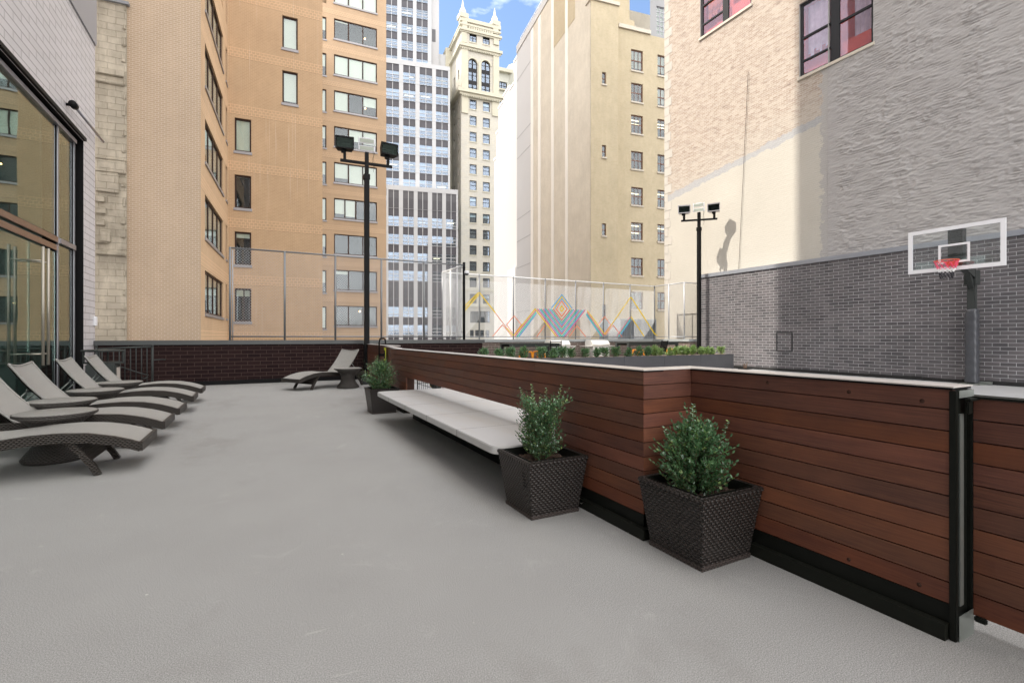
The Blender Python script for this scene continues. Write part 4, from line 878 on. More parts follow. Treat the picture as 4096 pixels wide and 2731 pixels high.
tp('t_yellow', (0, 338), (166, 178)); tp('t_yellow', (24, 358), (166, 200)); tp('t_yellow', (172, 178), (335, 385)); tp('t_orange', (335, 385), (450, 540), w_=.02); tp('t_yellow', (450, 540), (515, 615))
tp('t_yellow', (524, 615), (740, 345), (955, 625)); tp('t_pink', (534, 625), (748, 360)); tp('t_green', (553, 628), (750, 375)); tp('t_blue', (572, 628), (752, 391))
seq = ['t_pink', 't_blue', 't_green', 't_pink', 't_blue', 't_green', 't_pink', 't_blue', 't_green', 't_pink']
for k, cn_ in enumerate(seq):
    x = 764 + k * 17.5; dy = (1010 - x) / .75
    if 345 + dy > 625: tp(cn_, (x, 345), (x + 210, 625)); tp(cn_, (2020 - x - 6, 355), (2020 - x - 210, 625))
    else: tp(cn_, (x, 345), (1010, 345 + dy), (2020 - x, 352))
tp('t_blue', (905, 335), (1012, 200), (1114, 338)); tp('t_yellow', (925, 345), (1012, 218), (1100, 345), (1012, 458), (925, 345)); tp('t_blue', (940, 340), (1012, 240), (1086, 340))
tp('t_orange', (955, 345), (1010, 264), (1065, 345), (1010, 420), (955, 345)); tp('t_yellow', (990, 345), (1012, 316), (1030, 345), (1012, 370), (990, 345))
tp('t_orange', (305, 625), (405, 508), (430, 530), (505, 628), w_=.022); tp('t_orange', (510, 590), (450, 505), (525, 415), (600, 505), (530, 598), w_=.024); tp('t_orange', (755, 628), (840, 510), w_=.026); tp('t_orange', (1088, 628), (1165, 515), (1255, 628), w_=.026)
tp('t_yellow', (1270, 362), (1448, 605)); tp('t_pink', (1265, 375), (1436, 620)); tp('t_green', (1262, 388), (1424, 622)); tp('t_blue', (1258, 400), (1411, 622))
tp('t_orange', (1383, 505), (1448, 422), (1510, 508), (1440, 605), w_=.026); tp('t_orange', (1455, 612), (1535, 510), (1625, 628), w_=.026)
tp('t_yellow', (1450, 600), (1712, 225)); tp('t_yellow', (1716, 225), (1950, 590), (1985, 622), w_=.045); tp('t_yellow', (1716, 425), (1848, 622), w_=.04)
tp('t_pink', (1573, 622), (1708, 430)); tp('t_green', (1583, 625), (1708, 446)); tp('t_blue', (1597, 626), (1708, 462))
fence('side_fence', 'galvanised chain link fence turning back from the mural towards the court wall', (16.54, 17.0, 0), (16.54, 15.2, 0), (.0, .9, 1.8), CT, 3.65, wire='galv', pm='galv', top='galv', r=.0032)
fence('end_fence', 'narrow grey chain link panel between side fence and party wall', (16.54, 15.2, 0), (17.5, 15.2, 0), (), CT, 3.65, wire='darkwire', pm='darkwire', top='galv')

# ================================================================== FLOODLIGHT POLES
def flood_head(tilt_face, s_=1.0):
    b = MB(); W_, H_, D_ = .25, .17, .15
    # hood tapers backwards, front open with glass
    vs = [(-W_, -D_, -H_), (W_, -D_, -H_), (W_, -D_ * 1.25, H_), (-W_, -D_ * 1.25, H_), (-W_ * .75, D_, -H_ * .7), (W_ * .75, D_, -H_ * .7), (W_ * .8, D_ * .8, H_ * .75), (-W_ * .8, D_ * .8, H_ * .75)]
    b.add(vs, [(4, 5, 6, 7), (0, 4, 7, 3), (1, 2, 6, 5), (3, 7, 6, 2), (0, 1, 5, 4)])
    e = .03
    fr_ = [(-W_ + e, -D_ - .0, -H_ + e), (W_ - e, -D_, -H_ + e), (W_ - e, -D_ * 1.2, H_ - e * 1.5), (-W_ + e, -D_ * 1.2, H_ - e * 1.5)]
    for i in range(4): b.quad(vs[i], vs[(i + 1) % 4], fr_[(i + 1) % 4], fr_[i])
    g = MB(); bk = [(x * .98, y + .012, z * .98) for x, y, z in fr_]; g.quad(*bk, 0); lamp = MB(); lamp.tube([(-.15, -.05, .0), (.15, -.05, .0)], .022, 8); lamp.quad((-.2, .05, -.11), (.2, .05, -.11), (.2, .05, .1), (-.2, .05, .1), 0)
    return b, g, lamp
def flood_pole(label, loc, arm_dir, H_arm, hood_m, head_yaw, w_=.134):
    t = thing('floodlight_pole', label, 'floodlight', loc, 0, 'floodlight poles by the court')
    d = Vector(arm_dir).normalized()
    b = MB(); z2 = H_arm - .33; b.box(-w_ / 2, w_ / 2, -w_ / 2, w_ / 2, 0, z2); pole = b.build('pole', 'blackpaint', t, bevel=.006)
    MB().box(-w_ * .62, w_ * .62, -w_ * .62, w_ * .62, z2 - .14, z2 + .02).build('pole_cap', 'blackpaint', t, bevel=.01)
    MB().box(-.05, .05, -.05, .05, z2 + .01, H_arm + .32).build('upper_tube', 'blackpaint', t)
    MB().box(-w_ * .9, w_ * .9, -w_ * .9, w_ * .9, 0, .02).build('base_plate', 'blackpaint', t)
    A_ = d * -.72; B_ = d * .72
    MB().bar((A_.x, A_.y, H_arm), (B_.x, B_.y, H_arm), .07, .07).build('crossarm', 'blackpaint', t)
    for sg in (-1, 1):
        c = d * (.60 * sg); hd = bpy.data.objects.new('flood_head', None)
        b, g, lm = flood_head(0); mtx = Matrix.Translation((c.x, c.y, H_arm + .44)) @ Matrix.Rotation(head_yaw + .12 * sg, 4, 'Z') @ Matrix.Rotation(R(-8), 4, 'X')
        for q in (b, g, lm): q.v = [tuple(mtx @ Vector(v)) for v in q.v]
        ho = b.build('flood_head', hood_m, t); g.build('lens', 'glass_lamp', ho); lm.build('reflector', 'padding', ho)
        MB().bar((c.x, c.y, H_arm + .03), (c.x, c.y, H_arm + .22), .07, .07).bar((c.x - .03, c.y, H_arm + .22), (c.x - .03, c.y, H_arm + .30), .12, .10).build('head_bracket', 'blackpaint', t)
    m_ = Matrix.Translation((0, 0, H_arm + .32)) @ Matrix.Rotation(head_yaw - .1, 4, 'Z') @ Matrix.Rotation(R(10), 4, 'X')
    fx = MB()
    for z in (.04, .24):
        fx.box(-.21, .21, -.05, .02, z, z + .13)
    fx.box(-.23, -.21, -.03, .0, .02, .4); fx.box(.21, .23, -.03, .0, .02, .4); fx.box(-.12, .12, -.02, .03, .385, .40)
    fx.v = [tuple(m_ @ Vector(v)) for v in fx.v]; fo = fx.build('twin_fixture', 'white', t)
    gl = MB()
    for z in (.055, .255): gl.box(-.19, .19, -.056, -.051, z, z + .10)
    gl.v = [tuple(m_ @ Vector(v)) for v in gl.v]; gl.build('diffuser', plain('dusty_lens', (.42, .45, .38), .5), fo)
    cab = MB()
    for k in range(2):
        pts = [m_ @ Vector((.17 + .03 * k, 0, .05)) + Vector((.02 * math.sin(i * 1.3 + k), .0, -.075 * i)) for i in range(7 + 2 * k)]; cab.tube(pts, .005, 4)
    cab.build('loose_cable', 'blackpaint', t)
    return t
flood_pole('black floodlight pole standing at the end of the wooden fence', (2.71, 14.16, 0), (1, -.08, 0), 1.25 + 693 / F * 13.8, 'blackpaint', R(-2))
flood_pole('floodlight pole with pale hoods beside the sunlit court wall', (16.50, 14.36, 0), (-.725, .688, 0), 1.25 + 470 / F * 20.3, 'sill_grey', R(-52))
jb = MB().box(2.40, 2.60, 13.05, 13.25, 0, .16).build('floor_box', 'darkmetal', None, bevel=.01); tag(jb, 'small dark box on the deck beside the pole foot', 'box')

# ================================================================== WOODEN WALLS
def boards(parent, F_, s0, s1, z_list, off, th=.022, gap=.0052, joints=(), holes=(), name='boards', seed=1):
    b = MB(); rr = random.Random(seed)
    for j in range(len(z_list) - 1):
        z0, z1 = z_list[j] + gap, z_list[j + 1]
        segs = [(s0, s1)]
        cuts = sorted(rr.sample(list(joints), min(len(joints), 1 if rr.random() < .7 else 2))) if joints else []
        pts = [s0] + cuts + [s1]; segs = list(zip(pts[:-1], pts[1:]))
        for a, b2 in segs:
            sub = [(a + .0008, b2 - .0008)]
            for h in holes:
                if z0 < h[3] - .02 and z1 > h[2] + .02:
                    ns = []
                    for p, q in sub:
                        if q <= h[0] or p >= h[1]: ns.append((p, q))
                        else:
                            if p < h[0]: ns.append((p, h[0]))
                            if q > h[1]: ns.append((h[1], q))
                    sub = ns
            for p, q in sub: b.fbox(F_, p, q, z0, z1, off - th, off)
    return b.build(name, 'ipe', parent)
zl = [.144 + .0893 * k for k in range(10)] + [1.04]
WX = 2.11; WY = 2.262; GXX = 2.524
lw = thing('wooden_wall', 'long reddish wood plank wall behind the bench and corner', 'wall', (0, 0, 0))
FL = axis_face((WX, 0, 0), (0, 1, 0), (-1, 0, 0)); hole = (3.28, 7.76, 0., .595)
boards(lw, FL, WY, 8.77, zl, 0, joints=(3.6, 4.7, 5.25, 5.9, 7.0), holes=[hole], name='long_face_boards', seed=5)
FJ = axis_face((0, WY, 0), (1, 0, 0), (0, -1, 0)); boards(lw, FJ, WX + .0, GXX - .0, zl, 0, name='corner_boards', seed=9)
FGt = axis_face((GXX, 0, 0), (0, 1, 0), (-1, 0, 0)); boards(lw, FGt, .906, WY - .0, zl, 0, name='short_face_boards', seed=14)
# back faces and core
core = MB(); core.box(WX + .024, WX + .14, 7.76, 8.75, .02, 1.03).box(WX + .024, WX + .14, WY + .03, 7.759, .605, 1.03).box(WX + .024, WX + .14, WY + .03, 3.28, .02, .604)
core.box(WX + .141, GXX + .14, WY + .024, WY + .14, .02, 1.03).box(GXX + .024, GXX + .13, .93, WY + .02, .1, 1.03); core.build('backing', 'ipe_edge', lw)
base = MB(); base.box(WX - .03, WX + .12, WY - .03, 3.26, 0, .066).box(WX - .03, WX + .12, 7.80, 8.74, 0, .066).box(WX + .121, GXX - .031, WY - .03, WY + .12, 0, .066).box(GXX - .03, GXX + .12, .921, WY + .1, 0, .066)
base.build('base_channel', 'chipped', lw)
bd = MB(); bd.box(WX + .006, WX + .023, WY + .006, 3.26, .067, .143).box(WX + .006, WX + .023, 7.78, 8.74, .067, .143).box(WX + .03, GXX + .02, WY + .006, WY + .022, .067, .143).box(GXX + .006, GXX + .023, .921, WY, .067, .143); bd.build('base_band', 'blacksteel', lw)
cpb = MB(); z0, z1 = 1.0415, 1.0465
cpb.add([(WX - .012, 8.79, z0), (WX - .012, WY - .012, z0), (GXX - .012, WY - .012, z0), (GXX - .012, .90, z0), (GXX + .17, .90, z0), (GXX + .17, WY + .165, z0), (WX + .165, WY + .165, z0), (WX + .165, 8.79, z0)] +
        [(WX - .012, 8.79, z1), (WX - .012, WY - .012, z1), (GXX - .012, WY - .012, z1), (GXX - .012, .90, z1), (GXX + .17, .90, z1), (GXX + .17, WY + .165, z1), (WX + .165, WY + .165, z1), (WX + .165, 8.79, z1)],
        [(0, 1, 6, 7)[::-1], (1, 2, 5, 6)[::-1], (2, 3, 4, 5)[::-1], (8, 9, 14, 15), (9, 10, 13, 14), (10, 11, 12, 13)] + [(i, (i + 1) % 8, 8 + (i + 1) % 8, 8 + i) for i in range(8)])
cpb.build('top_cap', 'cap', lw)
MB().box(WX - .008, WX + .16, WY - .008, 8.78, 1.032, 1.0405).box(GXX - .008, GXX + .165, .905, WY + .16, 1.032, 1.0405).build('cap_edge', 'blackpaint', lw)
ep = thing('gate_post', 'black steel end post of the plank wall with grey strip', 'post', (GXX, .90, 0))
MB().box(-.005, .012, -.006, .018, .0, 1.03).box(.134, .148, -.008, .02, .07, 1.03).build('post_flanges', 'blacksteel', ep, bevel=.003)
MB().box(.013, .133, .008, .02, .0, 1.03).build('post_web', 'blacksteel', ep)
MB().box(.055, .088, .002, .007, .13, .93).build('grey_strip', 'greysteel', ep)
MB().box(.013, .148, -.0105, -.0085, .0, .105).build('foot_plate', 'greysteel', ep)
MB().box(.06, .21, -.030, -.010, .985, .997).box(.07, .11, -.02, -.009, .93, .984).build('latch', 'blacksteel', ep, bevel=.003)
MB().box(.013, .148, -.0105, -.0085, 1.0, 1.03).build('top_plate', 'greysteel', ep)
gl_ = thing('plank_gate', 'reddish wood plank gate leaf at the right edge of the picture', 'gate', (0, 0, 0))
GY = .912; FQ = axis_face((2.665, 0, 0), (0, 1, 0), (-1, 0, 0)); zq = [.075 + .0915 * k for k in range(11)]
boards(gl_, FQ, -1.6, GY - .022, zq, 0, name='boards', seed=21)
MB().box(2.676, 2.74, GY - .02, GY, .085, .99).box(2.69, 2.73, -1.6, GY - .03, .08, .98).build('steel_frame', 'blacksteel', gl_)
MB().box(2.655, 2.74, -1.62, GY + .01, .992, 1.002).build('top_rail', 'blacksteel', gl_)
MB().box(2.645, 2.664, GY - .07, GY - .03, .062, .085).build('lower_hinge', 'blacksteel', gl_, bevel=.004)
for y_, z_ in ((1.72, .995), (1.30, .985), (1.01, .975), (1.02, .18), (1.30, .175)):
    MB().tube([(GXX - .0015, y_, z_), (GXX + .001, y_, z_)], .009, 12).build('screw_plug', 'ipe_edge', lw)
# far plank fence and gate
ff = thing('far_plank_fence', 'brown plank fence running from the pole to the far gate', 'fence')
FF = axis_face((2.72, 0, 0), (0, 1, 0), (-1, 0, 0)); boards(ff, FF, 11.15, 14.62, zl, 0, name='boards', seed=33)
MB().box(2.744, 2.84, 11.15, 14.62, .02, 1.03).build('backing', 'ipe_edge', ff); MB().box(2.70, 2.90, 11.12, 14.64, 1.041, 1.053).build('top_cap', 'cap', ff); MB().box(2.70, 2.84, 11.15, 14.62, 0, .143).build('base_channel', 'blacksteel', ff)
fg = thing('far_gate', 'brown plank gate with black push handle and yellow notice', 'gate', (2.45, 10.75, 0), R(-7.5))
FFg = axis_face((0, 0, 0), (0, -1, 0), (-1, 0, 0)); boards(fg, FFg, 0, 1.95, zl, 0, name='boards', seed=40)
MB().box(.024, .07, -1.95, 0, .03, 1.03).build('backing', 'ipe_edge', fg); MB().box(-.01, .12, -1.97, .01, 1.041, 1.052).build('top_cap', 'cap', fg)
MB().tube([(-.13, -.10, .2), (-.13, -.10, 1.12), (-.12, -.13, 1.20), (-.10, -.2, 1.225), (-.05, -.33, 1.225), (-.03, -.38, 1.20), (-.02, -.40, 1.1)], .017, 8).bar((-.13, -.10, .86), (0, -.14, .86), .03, .06).build('push_handle', 'blackpaint', fg)
sg_ = thing('yellow_notice', 'yellow notice with a circle symbol and NO ALL lettering on the far gate', 'sign', (2.41, 10.72, 0), R(-7.5))
MB().box(-.012, -.004, -.62, -.28, .52, 1.02).build('plate', 'yellowsign', sg_)
ring = MB(); ring.tube([(-.016, -.45 + .09 * math.cos(t), .88 + .09 * math.sin(t)) for t in [i * math.pi / 12 for i in range(25)]], .007, 5); ring.tube([(-.016, -.45 + .03, .93), (-.016, -.45, .86), (-.016, -.47, .80)], .012, 5); ring.tube([(-.016, -.46, .9), (-.016, -.41, .88)], .008, 5); ring.build('symbol', 'ink', sg_)
def text(s_, size, parent, loc, rot, mat):
    cu = bpy.data.curves.new('lettering', 'FONT'); cu.body = s_; cu.size = size; cu.extrude = .001; cu.align_x = 'LEFT'
    o = bpy.data.objects.new('lettering', cu); COL.objects.link(o)
    dg = bpy.context.evaluated_depsgraph_get(); me = bpy.data.meshes.new_from_object(o.evaluated_get(dg)); bpy.data.objects.remove(o)
    o = bpy.data.objects.new('lettering', me); COL.objects.link(o); me.materials.clear(); me.materials.append(M[mat]); o.parent = parent; o.location = loc; o.rotation_euler = rot; return o
text('NO', .085, sg_, (-.015, -.30, .68), (R(90), 0, R(-90)), 'ink'); text('ALL', .085, sg_, (-.015, -.30, .58), (R(90), 0, R(-90)), 'ink')

# ball rack behind the opening
rk = thing('wire_ball_rack', 'dark wire ball rack glimpsed through the gap in the plank wall', 'rack', (2.55, 8.05, 0))
b = MB()
for x in (0, .5):
    for i in range(10): b.tube([(x, -.55 + i * .12, .05), (x, -.55 + i * .12, .66)], .004, 4)
    for z in (.1, .25, .4, .55, .66): b.tube([(x, -.55, z), (x, .53, z)], .005, 4)
for y in (-.55, .53):
    for z in (.1, .4, .66): b.tube([(0, y, z), (.5, y, z)], .006, 4)
    b.tube([(0, y, 0), (0, y, .7)], .012, 6); b.tube([(.5, y, 0), (.5, y, .7)], .012, 6)
b.build('wire_basket', 'darkmetal', rk)
def sphere(r, n=20): return [(r * math.sin(t) + .0005, r * -math.cos(t)) for t in [math.pi * i / n for i in range(n + 1)]]
def ball(label, loc, r, m1, m2):
    t = thing('ball', label, 'ball', loc); MB().lathe(sphere(r), 24).build('ball_skin', m1, t)
    b = MB(); 
    for k in (0, 1): b.tube([((r + .001) * math.cos(a_), (r + .001) * math.sin(a_) * math.cos(k * 1.57), (r + .001) * math.sin(a_) * math.sin(k * 1.57)) for a_ in [i * math.pi / 12 for i in range(25)]], .005, 4)
    b.build('seams', m2, t)
ball('dark ball with yellow seams in the wire rack', (2.80, 8.25, .44), .13, 'balldark', 't_yellow'); ball('pink ball in the wire rack', (2.80, 7.62, .41), .12, 'ballpink', 'white')

# ================================================================== BENCH
bn = thing('concrete_bench', 'long pale slab bench cantilevered from the plank wall', 'bench', (0, 0, 0))
def round_slab(x0, x1, y0, y1, z0, z1, r):
    pts = [(x1, y0), (x1, y1)]
    pts += [(x0 + r - r * math.sin(t), y1 - r + r * math.cos(t)) for t in [i * math.pi / 16 for i in range(9)]]
    pts += [(x0 + r - r * math.cos(t), y0 + r - r * math.sin(t)) for t in [i * math.pi / 16 for i in range(9)]]
    return prism(pts, z0, z1)
slab = MB().add(*round_slab(1.562, 2.85, 3.24, 7.44, .358, .420, .12)).build('slab', 'conc', bn, bevel=.006)
jn = MB()
for y in (4.05, 4.93, 5.78, 6.64): jn.box(1.5605, 1.5635, y - .0018, y + .0018, .361, .418); jn.box(1.563, 2.84, y - .0014, y + .0014, .420, .4206)
jn.build('slab_joint', 'joint', slab)
MB().box(2.08, 2.6, 3.6, 7.25, .0, .334).build('support', 'blacksteel', bn)
MB().box(1.92, 2.6, 3.50, 7.30, .335, .3575).build('underframe', 'blacksteel', bn)

# ================================================================== WICKER PLANTERS AND BOXWOODS
def planter(label, x, y, rz=0, top=.24, bot=.19, H=.405):
    t = thing('wicker_planter', label, 'planter', (x, y, 0), rz, 'dark wicker planters along the plank wall')
    b = MB()
    def ring(h, z): return [(-h, -h, z), (h, -h, z), (h, h, z), (-h, h, z)]
    lv = [(bot, .012), (bot + (top - bot) * .5, H * .5), (top, H - .012)]
    vs = sum([ring(h, z) for h, z in lv], [])
    fs = [(0, 3, 2, 1)] + [(k * 4 + i, k * 4 + (i + 1) % 4, k * 4 + 4 + (i + 1) % 4, k * 4 + 4 + i) for k in range(2) for i in range(4)]
    b.add(vs, fs); bk = b.build('basket', 'wicker', t)
    rm = MB(); h1, h0 = top + .006, top - .028
    a = ring(h1, H - .022) + ring(h1, H) + ring(h0, H) + ring(h0, H - .05); rm.add(a, [(k * 4 + i, k * 4 + (i + 1) % 4, k * 4 + 4 + (i + 1) % 4, k * 4 + 4 + i) for k in range(3) for i in range(4)]); rm.build('rim', 'wicker', t, bevel=.006)
    ft = MB(); a = ring(bot + .006, 0) + ring(bot + .008, .022) + ring(bot - .004, .024); ft.add(a, [(k * 4 + i, k * 4 + (i + 1) % 4, k * 4 + 4 + (i + 1) % 4, k * 4 + 4 + i) for k in range(2) for i in range(4)]); ft.build('foot_band', wk2, t)
    ln = MB(); h2 = top - .03; a = ring(h2, H + .003) + ring(h2 - .006, H + .003) + ring(h2 - .012, H - .13); ln.add(a, [(k * 4 + i, k * 4 + (i + 1) % 4, k * 4 + 4 + (i + 1) % 4, k * 4 + 4 + i) for k in range(2) for i in range(4)]); ln.build('liner', 'blacksteel', t)
    so_ = MB(); n = 14; hh_ = h2 - .01; g = [[(-hh_ + 2 * hh_ * i / n, -hh_ + 2 * hh_ * j / n, H - .065 + .014 * rng.random()) for i in range(n + 1)] for j in range(n + 1)]
    vs = sum(g, []); so_.add(vs, [(j * (n + 1) + i, j * (n + 1) + i + 1, (j + 1) * (n + 1) + i + 1, (j + 1) * (n + 1) + i) for j in range(n) for i in range(n)]); 
    for k in range(260):
        x_, y_ = rng.uniform(-hh_, hh_), rng.uniform(-hh_, hh_); z_ = H - .055; s_ = rng.uniform(.003, .009); a_ = rng.uniform(0, 6.3)
        d_ = Vector((math.cos(a_), math.sin(a_), rng.uniform(-.3, .5))) * s_ * 1.6; so_.bar(Vector((x_, y_, z_)) - d_, Vector((x_, y_, z_)) + d_, s_, s_ * .7, 1 if rng.random() < .25 else 0)
    so_.build('soil', ['soil', plain('bark_chip', (.16, .10, .07), .9)] if 'chip' not in M else ['soil', 'chip'], t)
    return t
wk2 = wicker('worn_wicker', (.06, .045, .038, 1), (.13, .10, .09, 1), .026, .011)
planter('dark wicker planter holding a small round boxwood beyond the far end of the bench', 1.80, 8.13)
p2_ = planter('worn dark wicker planter with broken weave at the near end of the bench', 1.835, 3.03)
planter('dark wicker planter in the corner of the plank wall, nearest the camera', 2.275, 1.985)
br_ = MB()   # broken weave on the near-bench planter
for i in range(5):
    for j in range(3): x_ = -.150 + j * .05; z_ = .22 + i * .022; h = .19 + .05 * z_ / .405; br_.box(-h - .0035, -h + .002, -.16 + j * .014, -.151 + j * .014, z_, z_ + .009)
bk_ = br_.build('broken_weave', 'ink', p2_)

def leaf_add(b, p, d, up, L_, w_, mi):
    """folded pointed-oval leaf: 6 verts"""
    x = d.cross(up)
    if x.length < 1e-4: x = Vector((1, 0, 0))
    x.normalize(); n = x.cross(d).normalized()
    v = [p, p + d * L_ * .35 + x * w_ + n * w_ * .25, p + d * L_ * .75 + x * w_ * .75 + n * w_ * .2, p + d * L_, p + d * L_ * .75 - x * w_ * .75 + n * w_ * .2, p + d * L_ * .35 - x * w_ + n * w_ * .25, p + d * L_ * .55]
    b.add(v, [(0, 1, 2, 6), (6, 2, 3, 4), (0, 6, 4, 5)], mi)
def shrub_mesh(seed, h, rad, twigs, per, L_, spire=None, lean=(0, 0), shape='round'):
    rr = random.Random(seed); lf = MB(); tw = MB(); 
    for i in range(5): a = rr.uniform(0, 6.3); tw.tube([(0, 0, 0), (.02 * math.cos(a), .02 * math.sin(a), h * .25), (rad * .35 * math.cos(a), rad * .35 * math.sin(a), h * .55)], [.006, .005, .002], 5)
    for k in range(twigs):
        a = rr.uniform(0, 2 * math.pi); q = rr.random()
        if shape == 'round': zz = h * (.18 + .78 * q); rm = rad * math.sin(math.pi * min(1, .16 + .80 * q)) ** .6
        elif shape == 'vase': zz = h * (.2 + .75 * q ** .8); rm = rad * (.72 + .28 * q) if q > .35 else rad * (.95 - .5 * abs(q - .15))
        elif shape == 'bushy': zz = h * (.14 + .82 * q); rm = rad * (.72 + .9 * q if q < .3 else 1.0 if q < .55 else 1.0 - 1.35 * (q - .55))
        else: zz = h * (.15 + .8 * q ** 1.25); rm = rad * (1.05 - .75 * q ** 1.3)
        rm *= 1 + .30 * math.sin(a * 3 + seed + q * 5) * rr.random() + .18 * (rr.random() - .5)
        ro_ = rm * rr.uniform(.35, 1) ** .5
        tip = Vector((math.cos(a) * ro_ + lean[0] * q, math.sin(a) * ro_ + lean[1] * q, zz + rr.uniform(-.02, .03)))
        st_ = Vector((tip.x * .35, tip.y * .35, tip.z - rr.uniform(.05, .11) * (h / .45)))
        if rr.random() < .10: tip += Vector((tip.x * .12, tip.y * .12, rr.uniform(.02, .07) * h / .45))
        md = (st_ + tip) / 2 + Vector((rr.uniform(-.01, .01), rr.uniform(-.01, .01), -.01))
        tw.tube([st_, md, tip], [.0018, .0014, .0007], 3, 0, False, False)
        d0 = (tip - md).normalized()
        for j in range(per):
            t = j / per; p = st_.lerp(md, t * 2) if t < .5 else md.lerp(tip, t * 2 - 1)
            an = j * 1.57 + rr.random(); side = Vector((math.cos(an), math.sin(an), .35 + .3 * rr.random()))
            for sg in (1, -1):
                d = (d0 * .7 + Vector((side.x * sg, side.y * sg, side.z))).normalized(); leaf_add(lf, p, d, Vector((rr.uniform(-.4, .4), rr.uniform(-.4, .4), 1)), L_ * rr.uniform(.6, 1.2), L_ * .33, 0 if rr.random() < .88 else 1)
        leaf_add(lf, tip, (d0 + Vector((0, 0, .3))).normalized(), Vector((1, 0, 0)), L_, L_ * .25, 0)
    if spire:
        for sx, sy, sh in spire:
            p0 = Vector((sx * .7, sy * .7, sh - .16)); p1 = Vector((sx, sy, sh)); tw.tube([p0, p1], .0015, 3, 0, False, False)
            for j in range(12):
                p = p0.lerp(p1, j / 11); an = j * 1.57
                for sg in (1, -1): leaf_add(lf, p, Vector((math.cos(an) * sg, math.sin(an) * sg, .6)).normalized(), Vector((0, 0, 1)), L_ * (1.1 - .03 * j), L_ * .32, 0 if rr.random() < .8 else 1)
    return lf, tw
def shrub(label, loc, mats=('leaf', 'leaf2'), group=None, **kw):
    t = thing('boxwood_shrub', label, 'shrub', loc, 0, group); lf, tw = shrub_mesh(**kw); lf.build('foliage', list(mats), t); tw.build('stem', 'twig', t); return t
GR = 'boxwoods in wicker planters'
shrub('small dense boxwood in the planter beyond the bench', (1.78, 8.13, .33), group=GR, seed=3, h=.56, rad=.30, twigs=360, per=5, L_=.028, shape='round', spire=((-.05, 0, .60), (.1, .05, .57)))
shrub('upright bushy boxwood with spiky top in the near-bench planter', (1.84, 3.05, .33), group=GR, seed=11, h=.50, rad=.185, twigs=430, per=6, L_=.0225, shape='vase', spire=((.13, -.08, .56), (-.05, .05, .56), (-.14, .06, .54), (.06, .02, .53), (-.1, -.05, .52)))
shrub('wide leafy boxwood with single tall shoot in the corner planter', (2.27, 2.0, .33), group=GR, seed=23, h=.44, rad=.215, twigs=430, per=6, L_=.026, shape='bushy', lean=(.0, .0), spire=((-.02, .0, .52), (.0, .03, .49), (.13, -.12, .43), (-.15, .1, .38)))

